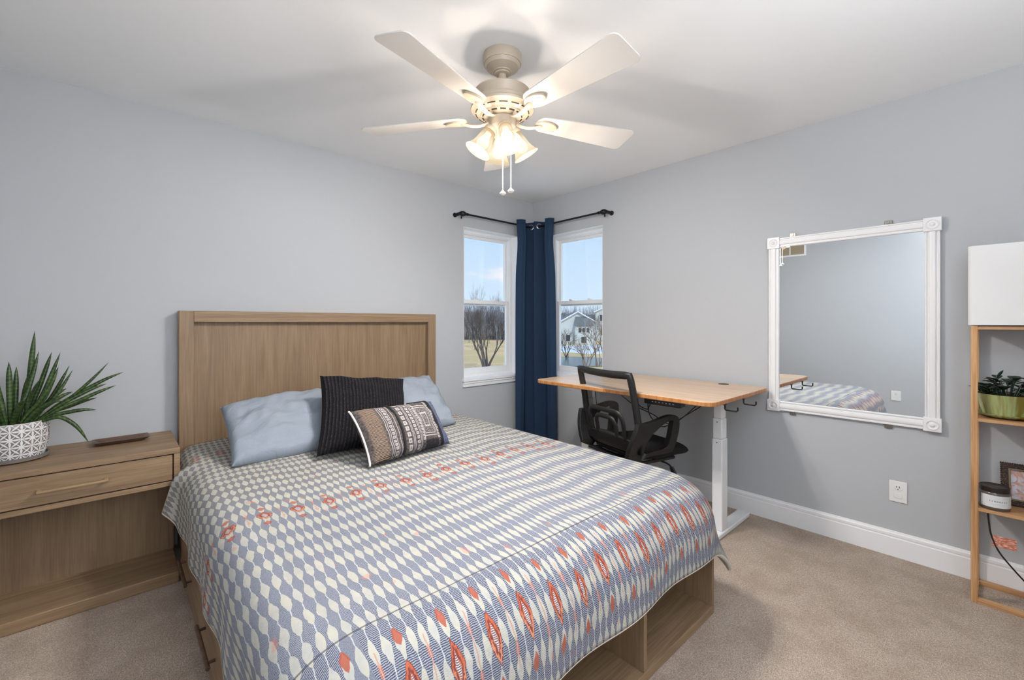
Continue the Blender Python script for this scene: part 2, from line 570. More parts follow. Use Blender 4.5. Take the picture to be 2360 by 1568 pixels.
def quilt_point(s, v):
    """s: across (world x of the flat cloth, 0 at bed middle), v: from the head edge; returns world point"""
    xl, xr = -2.010 - 0.760, -2.010 + 0.765
    yf = -2.180
    y = -0.10 - v
    x = -2.010 + s
    rl, rr, rf = 0.095, 0.11, 0.16
    ds = max(xl - x, 0.0) if x < xl else max(x - xr, 0.0)
    sgn = -1 if x < xl else 1
    dt = max(yf - y, 0.0)
    CR = 0.15
    bx_, by_ = min(max(x, xl), xr), max(y, yf)
    # the mattress corners at the foot are rounded in plan
    cx_ = (xl + CR - x) if x < xl + CR else (x - (xr - CR))
    cy_ = yf + CR - y
    if cx_ > 0 and cy_ > 0:
        hy = math.hypot(cx_, cy_)
        L = max(hy - CR, 0.0)
        sgn = -1 if x < -2.01 else 1
        ws, wt_ = cx_ / hy, cy_ / hy
        bx_ = (xl + CR if sgn < 0 else xr - CR) + sgn * ws * min(hy, CR)
        by_ = (yf + CR) - wt_ * min(hy, CR)
        L *= 1 - 0.10 * (2 * ws * wt_) ** 2
    else:
        L = math.hypot(ds, dt)
        ws, wt_ = (ds / L, dt / L) if L > 1e-6 else (0, 0)
    if L < 1e-6:
        z = ZT
        z += 0.006 * noise.noise(Vector((x * 2.2, y * 2.2, 0))) + 0.004 * noise.noise(Vector((x * 9, y * 9, 3)))
        # a soft hump under the pillows
        z += 0.02 * math.exp(-((y + 0.35) / 0.3) ** 2) * math.exp(-((x + 2.05) / 0.55) ** 2)
        return Vector((x, y, z))
    r = rf * wt_ ** 2 + (rl if sgn < 0 else rr) * ws ** 2
    arc = r * PI / 2
    if L < arc:
        a = L / r
        h, dz = r * math.sin(a), r * (1 - math.cos(a))
    else:
        h, dz = r, r + (L - arc)
    k = min(L / 0.36, 1.4)
    corner = 4 * (ws * wt_) ** 2
    flare = 0.062 * corner * k ** 1.2 + 0.012 * k * k
    fold = 0.010 * k * k * (math.sin(y * 17 + 0.6) * ws + math.sin(x * 13 + 1.0) * wt_)
    z = ZT - dz
    if sgn < 0 and ws > 0.5:
        # beside the nightstand the cloth is squeezed in, then springs out in front of it
        near = 1 / (1 + math.exp((y + 0.505) / -0.012)) if abs(y + 0.505) < 0.4 else (1.0 if y > -0.505 else 0.0)
        spring = math.exp(-((y + 0.555) / 0.060) ** 2) * 0.075 * k
        fold = fold * (1 - near) + spring * (1 - near)
        flare = flare * (1 - near) - 0.034 * near * k
        z += 0.07 * math.exp(-((y + 0.56) / 0.07) ** 2) * k
        # the head end hangs at a slant
        if y > -0.5: z -= 0.0
    h += flare + fold
    p = Vector((bx_ + sgn * ws * h, by_ - wt_ * h, z))
    return p


bm = bmesh.new()
uvl = bm.loops.layers.uv.new('UVMap')
NS, NV = 150, 190
S0, S1, V1 = -0.76 - 0.30, 0.765 + 0.32, 2.08 + 0.335
grid = []
for j in range(NV + 1):
    row = []
    for i in range(NS + 1):
        s = S0 + (S1 - S0) * i / NS
        vv = V1 * j / NV
        # head edge: sides pulled towards the foot so the edge runs at a slant
        side_d = max(-0.60 - s, 0.0)
        v_off = 0.14 * min(side_d / 0.4, 1.0) ** 1.3 * (1 - vv / V1) ** 3
        p = quilt_point(s, vv + v_off)
        row.append((bm.verts.new(p), s, vv + v_off))
    grid.append(row)
for j in range(NV):
    for i in range(NS):
        q = (grid[j][i], grid[j][i + 1], grid[j + 1][i + 1], grid[j + 1][i])
        fc = bm.faces.new([a[0] for a in q])
        for lp, a in zip(fc.loops, q): lp[uvl].uv = (a[1], a[2])
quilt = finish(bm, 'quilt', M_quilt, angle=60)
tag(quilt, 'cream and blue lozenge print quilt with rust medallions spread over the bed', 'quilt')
sd = quilt.modifiers.new('thick', 'SOLIDIFY'); sd.thickness = 0.008; sd.offset = 1.0
M_hem = mat('cream_hem', (214, 209, 200), 0.9)
edge = [grid[j][0][0] for j in range(0)]
loop = [quilt.data.vertices[j * (NS + 1)].co.copy() for j in range(NV + 1)]
loop += [quilt.data.vertices[NV * (NS + 1) + i].co.copy() for i in range(1, NS + 1)]
loop += [quilt.data.vertices[j * (NS + 1) + NS].co.copy() for j in range(NV - 1, -1, -1)]
bm = bmesh.new(); tube(bm, loop, 0.0085, 8)
finish(bm, 'hem', M_hem, quilt)

# ------------------------------------------------------------------ pillows
def pillow(name, m, BL, BR, TL, TR, thick, parent=None, pinch=0.06, n=44, wr=0.008, seed=0.0, power=0.5):
    """a stuffed cushion between four corner points; front is the side the camera sees"""
    BL, BR, TL, TR = map(Vector, (BL, BR, TL, TR))
    rgt = ((BR - BL) + (TR - TL)).normalized(); up = ((TL - BL) + (TR - BR)).normalized()
    nrm = rgt.cross(up).normalized()
    if nrm.dot(CAM - BL) < 0: nrm.negate()
    bm = bmesh.new(); uvl = bm.loops.layers.uv.new('UVMap')
    sides = []
    for sgn in (1, -1):
        g = []
        for j in range(n + 1):
            row = []
            for i in range(n + 1):
                a, b = i / n * 2 - 1, j / n * 2 - 1
                e = max(0.0, (1 - a * a)) ** power * max(0.0, (1 - b * b)) ** power
                aa = a * (1 - pinch * (1 - b * b) * abs(a)); bb = b * (1 - pinch * (1 - a * a) * abs(b))
                x, y = (aa + 1) / 2, (bb + 1) / 2
                p = (BL * (1 - x) + BR * x) * (1 - y) + (TL * (1 - x) + TR * x) * y
                w = wr * (noise.noise(Vector((a * 2.3 + seed, b * 3.1, sgn * 3))) * 1.6 + noise.noise(Vector((a * 6 + seed, b * 4 - a * 3, sgn * 5 + 2))) * 0.8) * min(1, e * 2.5)
                p = p + nrm * (sgn * (thick / 2 * e) + w)
                row.append(bm.verts.new(p))
            g.append(row)
        sides.append(g)
        for j in range(n):
            for i in range(n):
                fc = bm.faces.new((g[j][i], g[j][i + 1], g[j + 1][i + 1], g[j + 1][i]))
                for lp, (q, r) in zip(fc.loops, ((i, j), (i + 1, j), (i + 1, j + 1), (i, j + 1))): lp[uvl].uv = (q / n, r / n)
    bmesh.ops.remove_doubles(bm, verts=bm.verts, dist=0.0004)
    o = finish(bm, name, m, parent, angle=80)
    def pt(a, b):
        aa = a * (1 - pinch * (1 - b * b) * abs(a)); bb = b * (1 - pinch * (1 - a * a) * abs(b))
        x, y = (aa + 1) / 2, (bb + 1) / 2
        e = max(0.0, (1 - a * a)) ** power * max(0.0, (1 - b * b)) ** power
        return (BL * (1 - x) + BR * x) * (1 - y) + (TL * (1 - x) + TR * x) * y + nrm * thick / 2 * e
    return o, pt


M_blue = mat('dusty_blue_cotton', (146, 155, 166), 0.85, spec=0.2)
t = M_blue.node_tree
cuv = coord(t, 'UV'); a, b, _ = sep(t, cuv)
setbump(M_blue, nz(t, vec(t, a * 5.0 + b * 3.0, b * 9.0 - a * 3.0, 0.0), 1.0, 4, 0.6, 1.2) * 1.0, 0.45, 0.02)
o, _p = pillow('pillow', M_blue, (-2.70, -0.765, 0.590), (-2.06, -0.74, 0.590), (-2.685, -0.36, 0.80), (-2.10, -0.30, 0.83), 0.17, wr=0.012, seed=1.3, pinch=0.035, power=0.34)
tag(o, 'dusty blue pillow propped at the nightstand side of the headboard', 'pillow', 'dusty blue sleeping pillows')
o, _p = pillow('pillow', M_blue, (-2.02, -0.80, 0.590), (-1.435, -0.735, 0.590), (-1.98, -0.32, 0.82), (-1.375, -0.30, 0.853), 0.17, wr=0.012, seed=5.1, pinch=0.035, power=0.34)
tag(o, 'dusty blue pillow at the window side, half hidden by the black cushion', 'pillow', 'dusty blue sleeping pillows')

M_plush = mat('black_ribbed_plush', (26, 23, 30), 0.8, spec=0.3)
t = M_plush.node_tree
a, b, _ = sep(t, coord(t, 'UV'))
ribs = (a * (2 * PI * 27) + nz(t, vec(t, a * 4.0, b * 4.0, 0.0), 1.0, 2) * 2.0).cos()
fz = nz(t, vec(t, a * 160.0, b * 40.0, 0.0), 1.0, 3, 0.7)
pc = mixc(t, ribs.ss(-0.2, 0.9) * fz.ss(0.42, 0.72), lin((13, 11, 16)), lin((74, 68, 76)))
setc(M_plush, pc)

setbump(M_plush, ribs + fz * 0.8, 0.8, 0.008)
o, _p = pillow('cushion', M_plush, (-2.375, -0.91, 0.60), (-1.88, -0.93, 0.592), (-2.255, -0.60, 0.955), (-1.745, -0.60, 0.895), 0.145, wr=0.006, seed=9.0, pinch=0.07, power=0.38)
tag(o, 'black ribbed plush square cushion leaning on the blue pillows', 'cushion')

M_lumbar = mat('patchwork_batik', (110, 100, 96), 0.9, spec=0.15)
t = M_lumbar.node_tree
a, b, _ = sep(t, coord(t, 'UV'))
weave = (b * 300.0 + nz(t, vec(t, a * 30.0, b * 20.0, 0.0), 1.0, 2) * 6.0).sin() + nz(t, vec(t, a * 120.0, b * 260.0, 0.0), 1.0, 2) - 0.5
base = mixc(t, nz(t, vec(t, a * 40.0, b * 30.0, 0.0), 1.0, 3).ss(0.3, 0.7), lin((66, 61, 61)), lin((106, 98, 94)))
# tan woven band near the left end
band = a.ss(0.04, 0.07) * (1.0 - a.ss(0.19, 0.22))
base = mixc(t, band * weave.ss(-0.2, 0.5), base, lin((158, 136, 116)))
base = mixc(t, band * (1.0 - weave.ss(-0.4, 0.1)) * 0.8, base, lin((60, 54, 54)))
# fine pale stripes
st = None
for c, w in ((0.235, 0.003), (0.255, 0.003), (0.31, 0.003), (0.345, 0.003), (0.495, 0.003), (0.51, 0.003), (0.585, 0.003), (0.60, 0.003), (0.64, 0.004), (0.83, 0.004)):
    s_ = (a - c).abs().lt(w)
    st = s_ if st is None else st.max(s_)
# rows of dots and squares between them
for c, w, fr in ((0.285, 0.016, 15.0), (0.45, 0.022, 9.0), (0.55, 0.017, 13.0), (0.625, 0.012, 17.0), (0.845, 0.010, 17.0)):
    du = (a - c).abs() / w; dv = ((b * fr).fract() - 0.5).abs() * 2.6
    st = st.max(du.max(dv).lt(0.9) * (du.max(dv).gt(0.45) + nz(t, vec(t, a * 160.0, b * 120.0, 0.0), 1.0, 2).gt(0.52)).min(1.0))
# framed square at the right
dq = ((a - 0.725).abs() / 0.085).max((b - 0.52).abs() / 0.33)
fr_ = ((dq - 1.0).abs().lt(0.03)).max((dq - 0.86).abs().lt(0.025)).max((dq - 0.42).abs().lt(0.05))
inner = dq.lt(0.8) * nz(t, vec(t, a * 130.0, b * 60.0, 0.0), 1.0, 3).gt(0.55) * 0.7
st = st.max(fr_).max(inner)
base = mixc(t, st * 0.75 * a.gt(0.215), base, lin((198, 192, 194)))
dark = (1.0 - b.ss(0.10, 0.14)) * a.ss(0.58, 0.62)
base = mixc(t, dark * 0.8, base, lin((34, 34, 42)))
bl = a.ss(0.875, 0.89)
base = mixc(t, bl, base, mixc(t, nz(t, vec(t, a * 80.0, b * 90.0, 0.0), 1.0, 3).ss(0.4, 0.65), lin((58, 66, 92)), lin((122, 128, 150))))
setc(M_lumbar, base)
setbump(M_lumbar, st + weave * band * 0.6, 0.3, 0.003)
lum, lp = pillow('lumbar_cushion', M_lumbar, (-2.235, -1.195, 0.592), (-1.745, -1.12, 0.592), (-2.255, -1.00, 0.815), (-1.765, -0.955, 0.802), 0.14, wr=0.005, seed=3.0, pinch=0.05, power=0.40)
tag(lum, 'small oblong patterned grey cushion with black cord in front of the black one', 'cushion')
M_cord = mat('black_velvet_cord', (22, 22, 28), 0.8)
M_pip = mat('white_piping', (224, 216, 216), 0.8)
bm = bmesh.new(); tube(bm, [lp(-0.995, -1 + 2 * i / 30) for i in range(31)], 0.0048, 8); finish(bm, 'piping', M_pip, lum)
bm = bmesh.new(); tube(bm, [lp(-0.26 + 0.04 * math.sin(i / 30 * 3), -0.99 + 1.98 * i / 30) for i in range(31)], 0.0075, 8); finish(bm, 'cord_trim', M_cord, lum)
bm = bmesh.new(); tube(bm, [lp(0.755, -0.985 + 1.975 * i / 30) for i in range(31)] , 0.0075, 8); finish(bm, 'cord_trim', M_cord, lum)
bm = bmesh.new(); tube(bm, [lp(0.30 + 0.44 * i / 14, 0.985) for i in range(15)], 0.006, 8); finish(bm, 'cord_trim', M_cord, lum)

# ------------------------------------------------------------------ nightstand
ns = thing('nightstand', 'weathered oak nightstand with one wide drawer over an open shelf', 'nightstand', (-3.226, 0, 0))
w = 0.362
box('nightstand_top', M_oak_x, -w, w, -0.478, -0.02, 0.622, 0.648, ns, 0.003)
bm = bmesh.new()
bx(bm, -w, -w + 0.024, -0.476, -0.02, 0.47, 0.622); bx(bm, w - 0.024, w, -0.476, -0.02, 0.47, 0.622)
bx(bm, -w + 0.024, w - 0.024, -0.474, -0.02, 0.47, 0.492); bx(bm, -w + 0.024, w - 0.024, -0.06, -0.03, 0.492, 0.622)
finish(bm, 'drawer_housing', M_oak_x, ns, bevel=0.002)
d = box('drawer', M_oak_x, -w + 0.028, w - 0.028, -0.472, -0.10, 0.496, 0.618, ns, 0.003)
bm = bmesh.new()
bx(bm, -0.108, 0.108, -0.508, -0.497, 0.553, 0.562)
bx(bm, -0.108, -0.094, -0.504, -0.471, 0.553, 0.563); bx(bm, 0.094, 0.108, -0.504, -0.471, 0.553, 0.563)
finish(bm, 'drawer_handle', mat('antique_brass_pull', (176, 150, 116), 0.35, 0.4), d, bevel=0.0015)
M_oak_dk = M_oak_z
box('back_panel', M_oak_z, -w + 0.022, w - 0.022, -0.172, -0.15, 0.05, 0.47, ns, 0.001)
for q in (-1, 1):
    box('side_panel', M_oak_z, q * w - (0.022 if q > 0 else 0), q * w + (0.022 if q < 0 else 0), -0.18, -0.02, 0.05, 0.47, ns, 0.002)
box('nightstand_base', M_oak_x, -w + 0.002, w - 0.002, -0.472, -0.02, 0.0, 0.052, ns, 0.004)

# tray on the nightstand
tr = thing('wooden_tray', 'small dark wooden tray with flared rim on the nightstand', 'tray', (-3.072, -0.165, 0.649), R_(3))
bm = bmesh.new()
L0, L1 = [], []
def trect(hx, hy, z, inset=0.0): return [bm.verts.new((sx * hx, sy * hy, z)) for sx, sy in ((-1, -1), (1, -1), (1, 1), (-1, 1))]
r0 = trect(0.075, 0.032, 0); r1 = trect(0.108, 0.056, 0.020); r2 = trect(0.101, 0.050, 0.021); r3 = trect(0.070, 0.028, 0.006)
bm.faces.new(r0)
for a_, b_ in ((r0, r1), (r1, r2), (r2, r3)):
    for i in range(4): bm.faces.new((a_[i], a_[(i + 1) % 4], b_[(i + 1) % 4], b_[i]))
bm.faces.new(r3)
finish(bm, 'tray_body', M_darkwood, tr, bevel=0.0015)

# ------------------------------------------------------------------ aloe-like plant on the nightstand
PX, PY, PZ = -3.425, -0.225, 0.649
pl = thing('potted_succulent', 'spiky green succulent in a white lattice pot on the nightstand', 'plant', (PX, PY, PZ))
M_sauc = mat('grey_saucer', (120, 114, 110), 0.7)
bm = bmesh.new(); lathe(bm, [(0.0001, 0), (0.098, 0), (0.108, 0.006), (0.109, 0.020), (0.103, 0.020), (0.100, 0.008), (0.0001, 0.008)], 56)
finish(bm, 'saucer', M_sauc, pl)
M_pot = mat('lattice_relief_pot', (232, 230, 230), 0.7)
t = M_pot.node_tree
x, y, z = sep(t, coord(t))
ang = x._m('ARCTAN2', y * -1.0)
p_ = ang * (20 / (2 * PI)); q_ = z * (1 / 0.034)
def petal(a, b, sl=0.5, wd=0.16):
    """lens shaped strokes along a lattice line a = integer, pinched at integer b"""
    k = (b * (2 * PI)).cos() * -0.5 + 0.5
    return ((a + 0.5).fract() - 0.5).abs().lt(k * wd * 0.55 + 0.03)
pat = petal(p_, q_).max(petal(q_, p_)).max(petal((p_ + q_), (p_ - q_) * 0.5, wd=0.2)).max(petal((p_ - q_), (p_ + q_) * 0.5, wd=0.2))
top_band = z.gt(0.150)
pat = pat.max(top_band * 0.25)
setc(M_pot, mixc(t, pat, lin((128, 122, 118)), lin((238, 237, 238))))
setbump(M_pot, pat, 0.7, 0.004)
bm = bmesh.new()
lathe(bm, [(0.0001, 0.009), (0.082, 0.009), (0.094, 0.016), (0.103, 0.05), (0.108, 0.09), (0.110, 0.135), (0.109, 0.168), (0.104, 0.168), (0.102, 0.150), (0.0001, 0.150)], 64)
finish(bm, 'pot', M_pot, pl)
M_soil = mat('potting_soil', (70, 52, 40), 0.95)
bm = bmesh.new(); lathe(bm, [(0.0001, 0.156), (0.07, 0.156), (0.1025, 0.151)], 40); finish(bm, 'soil', M_soil, pl)
M_aloe = mat('banded_succulent_leaf', (66, 104, 46), 0.42)
t = M_aloe.node_tree
a, b, _ = sep(t, coord(t, 'UV'))
bands = (b * 95.0 + nz(t, vec(t, a * 6.0, b * 30.0, 0.0), 1.0, 2) * 9.0).sin()
n_ = nz(t, coord(t), 25.0, 2)
setc(M_aloe, mixc(t, bands.ss(0.0, 0.8) * 0.45 + n_.ss(0.4, 0.7) * 0.35, lin((34, 58, 26)), lin((88, 114, 54))))


def leaf(bm, uvl, pts, r, segs=10):
    ps = catmull(pts, 6)
    n0 = len(bm.verts)
    before = set(bm.faces)
    tube(bm, ps, lambda k: r * (0.62 + 0.75 * k - 0.55 * k * k) * (1 - k ** 9) ** 0.5 * (1.0 if k < 0.55 else max(0.06, 1 - 0.80 * ((k - 0.55) / 0.45) ** 2.6)), segs, flat=(1.0, 0.8))
    for fc in bm.faces:
        if fc in before: continue
        for lp_ in fc.loops:
            idx = 0
            lp_[uvl].uv = ((lp_.vert.co.x * 13) % 1, (lp_.vert.co - ps[0]).length * 4)

bm = bmesh.new(); uvl = bm.loops.layers.uv.new('UVMap')
# (base x,y) offsets in the pot, tip in world x, y, z, sag, radius
LV = [((0.03, 0.02), (-3.365, -0.20, 1.213), 0.0, 0.0150), ((0.035, 0.03), (-3.314, -0.17, 1.113), 0.0, 0.0130), ((0.045, 0.0), (-3.284, -0.20, 1.112), -0.01, 0.0115),
      ((0.05, -0.01), (-3.290, -0.20, 1.046), -0.01, 0.0130), ((0.055, 0.02), (-3.255, -0.18, 1.049), -0.015, 0.0100), ((0.055, -0.01), (-3.243, -0.20, 1.028), -0.015, 0.0095),
      ((0.06, 0.0), (-3.117, -0.20, 1.057), -0.02, 0.0095), ((0.06, 0.01), (-3.064, -0.19, 1.003), 0.02, 0.0125), ((0.06, -0.02), (-3.125, -0.22, 0.953), 0.02, 0.0125),
      ((0.06, -0.03), (-3.090, -0.24, 0.945), 0.01, 0.0125), ((0.065, 0.02), (-3.160, -0.19, 0.885), 0.012, 0.0110), ((0.06, -0.04), (-3.160, -0.27, 0.838), 0.02, 0.0125),
      ((0.06, -0.05), (-3.185, -0.31, 0.695), 0.075, 0.0125), ((-0.01, 0.0), (-3.443, -0.20, 1.078), 0.0, 0.0125), ((0.0, 0.02), (-3.424, -0.17, 1.052), 0.0, 0.0110),
      ((-0.02, -0.01), (-3.500, -0.21, 1.075), 0.02, 0.0145), ((-0.03, -0.02), (-3.530, -0.24, 0.972), 0.01, 0.0130), ((0.0, -0.03), (-3.352, -0.20, 1.122), -0.03, 0.0130),
      ((-0.04, 0.0), (-3.56, -0.18, 0.944), 0.02, 0.0130), ((0.01, 0.03), (-3.392, -0.15, 1.008), 0.0, 0.0100), ((0.02, -0.05), (-3.30, -0.30, 0.99), -0.01, 0.0130),
      ((0.03, -0.06), (-3.27, -0.33, 0.90), 0.03, 0.0125), ((-0.02, -0.06), (-3.48, -0.36, 0.93), 0.02, 0.0130), ((0.0, -0.06), (-3.38, -0.37, 0.92), 0.02, 0.0130),
      ((-0.05, 0.03), (-3.60, -0.11, 0.90), 0.03, 0.0120), ((-0.03, 0.05), (-3.52, -0.06, 1.02), 0.01, 0.0120), ((0.02, 0.05), (-3.36, -0.07, 0.98), 0.01, 0.0120),
      ((0.05, 0.04), (-3.27, -0.09, 0.93), 0.02, 0.0120), ((-0.05, -0.03), (-3.585, -0.30, 0.86), 0.03, 0.0125), ((0.04, -0.02), (-3.24, -0.25, 0.93), 0.02, 0.0130)]
for (bx0, by0), tip, sag, r in LV:
    p0 = Vector((bx0, by0, 0.150)); p1 = Vector(tip) - Vector((PX, PY, PZ))
    mid = p0.lerp(p1, 0.5) + Vector((0, 0, sag))
    leaf(bm, uvl, [p0, p0.lerp(mid, 0.55) + Vector((0, 0, 0.008)), mid, mid.lerp(p1, 0.55) + Vector((0, 0, sag * 0.3)), p1], r)
finish(bm, 'foliage', M_aloe, pl, angle=70)

# ------------------------------------------------------------------ curtain rods and curtains
M_curtain = mat('navy_curtain', (46, 66, 92), 0.8, spec=0.1)
t = M_curtain.node_tree
x, y, z = sep(t, coord(t))
wv = nz(t, vec(t, x * 500.0, y * 500.0, z * 900.0), 1.0, 2)
setc(M_curtain, mixc(t, wv, lin((35, 51, 73)), lin((51, 70, 96))))
setbump(M_curtain, wv, 0.2, 0.001)
M_nickel = mat('brushed_nickel', (196, 192, 186), 0.3, 1.0)
RZ = 2.168


def rod(label, swap, end):
    S = Matrix(((0, 1, 0, 0), (1, 0, 0, 0), (0, 0, 1, 0), (0, 0, 0, 1))) if swap else Matrix.Identity(4)
    root = thing('curtain_rod', label, 'curtain rod', S @ Vector((-0.5, -0.09, RZ)), 0)
    o_ = root.location.copy()
    def P(x, y, z): return S @ Vector((x, y, z)) - o_
    bm = bmesh.new(); tube(bm, [P(-0.90, -0.09, RZ), P(end, -0.09, RZ)], 0.0085, 12); finish(bm, 'rod', M_blackm, root)
    bm = bmesh.new()
    tube(bm, [P(-0.865, -0.09, RZ), P(-0.90, -0.09, RZ)], 0.0125, 12)
    tube(bm, catmull([P(-0.890, -0.09, RZ), P(-0.918, -0.088, RZ), P(-0.935, -0.070, RZ), P(-0.94, -0.02, RZ)], 6), lambda k: 0.014 + 0.009 * math.sin(PI * min(1, k * 1.4)) , 14)
    finish(bm, 'finial', M_blackm, root)
    bm = bmesh.new()
    lathe(bm, [(0.0001, 0), (0.020, 0), (0.020, 0.006), (0.014, 0.012), (0.0001, 0.012)], 20, Matrix.Translation(-o_) @ S @ Matrix.Translation((-0.94, -0.0005, RZ)) @ Matrix.Rotation(R_(90), 4, 'X'))
    finish(bm, 'bracket', M_blackm, root)
    bm = bmesh.new()
    lathe(bm, [(0.0001, 0.012), (0.005, 0.012), (0.005, 0.0), (0.008, -0.006), (0.0001, -0.014)], 12, Matrix.Translation(-o_) @ S @ Matrix.Translation((-0.925, -0.078, RZ - 0.030)))
    finish(bm, 'set_screw', M_blackm, root)
    return root

rod('thin black curtain rod over the window by the headboard', False, -0.105)
rod('thin black curtain rod over the window above the desk', True, -0.135)


def curtain(label, swap, a0, a1, phase, amp, cyc, bot, btm_shift):
    S = Matrix(((0, 1, 0, 0), (1, 0, 0, 0), (0, 0, 1, 0), (0, 0, 0, 1))) if swap else Matrix.Identity(4)
    root = thing('curtain', label, 'curtain', S @ Vector(((a0 + a1) / 2, -0.09, bot)))
    o_ = root.location.copy()
    bm = bmesh.new()
    NX, NZ = 90, 30
    g = []
    def off(s, k):
        w = 2 * PI * (cyc * s) + phase
        sq = math.sin(w) + 0.16 * math.sin(3 * w + 0.4)
        return -amp * (1 - 0.12 * k) * sq
    for j in range(NZ + 1):
        k = j / NZ                                      # 0 top 1 bottom
        z = (RZ + 0.045) * (1 - k) + bot * k
        row = []
        for i in range(NX + 1):
            s = i / NX
            x = a0 + (a1 - a0) * s + (btm_shift * k * (1 - s)) + 0.004 * math.sin(2 * (2 * PI * (cyc * s) + phase))
            # drawn in a little where it leaves the rod
            x += 0.022 * math.exp(-((k - 0.10) / 0.09) ** 2) * (1 - s)
            y = -0.09 + off(s, k) + 0.006 * math.sin(k * 5 + s * 9) * k
            row.append(bm.verts.new(S @ Vector((x, y, z)) - o_))
        g.append(row)
    for j in range(NZ):
        for i in range(NX):
            bm.faces.new((g[j][i], g[j][i + 1], g[j + 1][i + 1], g[j + 1][i]))
    c = finish(bm, 'curtain_panel', M_curtain, root, angle=80)
    sd = c.modifiers.new('thick', 'SOLIDIFY'); sd.thickness = 0.003; sd.offset = 0
    # grommets where the cloth crosses the rod
    n = int(cyc * 2 + 1.2)
    for q in range(n + 1):
        s = (q * PI - phase) / (2 * PI * cyc)
        if not 0.02 < s < 0.98: continue
        e = 0.01
        pa = Vector((a0 + (a1 - a0) * (s - e) + 0.010 * math.sin(2 * (2 * PI * (cyc * (s - e)) + phase)) * 0.9, -0.09 + off(s - e, 0), 0))
        pb = Vector((a0 + (a1 - a0) * (s + e) + 0.010 * math.sin(2 * (2 * PI * (cyc * (s + e)) + phase)) * 0.9, -0.09 + off(s + e, 0), 0))
        tang = (pb - pa).normalized(); nrm = Vector((tang.y, -tang.x, 0))
        cx = Vector((a0 + (a1 - a0) * s, -0.09, RZ))
        bm = bmesh.new()
        for dd in (-0.0035, 0.0035):
            pts = []
            for i in range(28):
                a_ = 2 * PI * i / 28
                pts.append(S @ (cx + tang * (0.0225 * math.cos(a_)) + Vector((0, 0, 0.0225 * math.sin(a_))) + nrm * dd) - o_)
            tube(bm, pts, 0.0038, 6, closed=True)
        finish(bm, 'grommet', M_nickel, root)
    return root

curtain('navy curtain panel at the corner, over the window by the headboard', False, -0.315, -0.085, 0.0, 0.060, 1.12, 0.012, -0.01)
curtain('navy curtain panel at the corner, on the desk side', True, -0.378, -0.150, 0.0, 0.058, 1.12, 0.012, -0.035)

# ------------------------------------------------------------------ standing desk
desk = thing('standing_desk', 'raised bamboo topped standing desk on white column legs under the window', 'desk', (-0.45, -1.535, 0))
DZ = 0.842
def dl(x, y, z=0): return Vector((x + 0.45, y + 1.535, z))
bm = bmesh.new()
prism(bm, [(x + 0.45, y + 1.535) for x, y in rrect(-0.862, -0.04, -2.150, -0.885, 0.055)], DZ - 0.025, DZ)
top = finish(bm, 'tabletop', [M_bamboo, M_bamboo_edge], desk, bevel=0.004, angle=30)
for p in top.data.polygons:
    if abs(p.normal.z) < 0.5: p.material_index = 1
bm = bmesh.new(); lathe(bm, [(0.0001, 0.0035), (0.026, 0.0035), (0.031, 0.003), (0.033, 0.0)], 32, Matrix.Translation(dl(-0.115, -1.90, DZ)))
finish(bm, 'cable_grommet', mat('brown_plastic_cap', (78, 66, 58), 0.5), desk)
bm = bmesh.new()
for xx in (-0.70, -0.24): bx(bm, *(lambda a: (a - 0.018 + 0.45, a + 0.018 + 0.45))(xx), -2.06 + 1.535, -1.05 + 1.535, DZ - 0.052, DZ - 0.027)
for yy in (-2.01, -1.06): bx(bm, -0.76 + 0.45, -0.10 + 0.45, yy - 0.03 + 1.535, yy + 0.03 + 1.535, DZ - 0.045, DZ - 0.026)
bx(bm, -0.47 + 0.45, -0.41 + 0.45, -2.0 + 1.535, -1.06 + 1.535, DZ - 0.08, DZ - 0.046)
finish(bm, 'under_frame', M_blackm, desk, bevel=0.003)
for yy in (-2.01, -1.03):
    lg = finish(bx(bmesh.new(), -0.478 + 0.45, -0.400 + 0.45, yy - 0.030 + 1.535, yy + 0.030 + 1.535, 0.03, 0.565), 'leg', M_desk_white, desk, bevel=0.006, segs=3)
    box('leg_stage', M_desk_white, -0.474 + 0.45, -0.404 + 0.45, yy - 0.027 + 1.535, yy + 0.027 + 1.535, 0.565, 0.685, lg, 0.006, 3)
    box('leg_stage', M_desk_white, -0.470 + 0.45, -0.408 + 0.45, yy - 0.024 + 1.535, yy + 0.024 + 1.535, 0.685, DZ - 0.028, lg, 0.006, 3)
    for zz, xx, dy in ((0.545, -0.479, 0), (0.665, -0.4748, 0)):
        bm = bmesh.new()
        lathe(bm, [(0.0001, 0.0012), (0.003, 0.0012), (0.0034, 0)], 12, Matrix.Translation(dl(xx, yy, zz)) @ Matrix.Rotation(R_(-90), 4, 'Y'))
        finish(bm, 'leg_screw', M_dot, lg)
    box('foot', M_desk_white, -0.80 + 0.45, -0.075 + 0.45, yy - 0.038 + 1.535, yy + 0.038 + 1.535, 0.002, 0.03, desk, 0.006, 3)
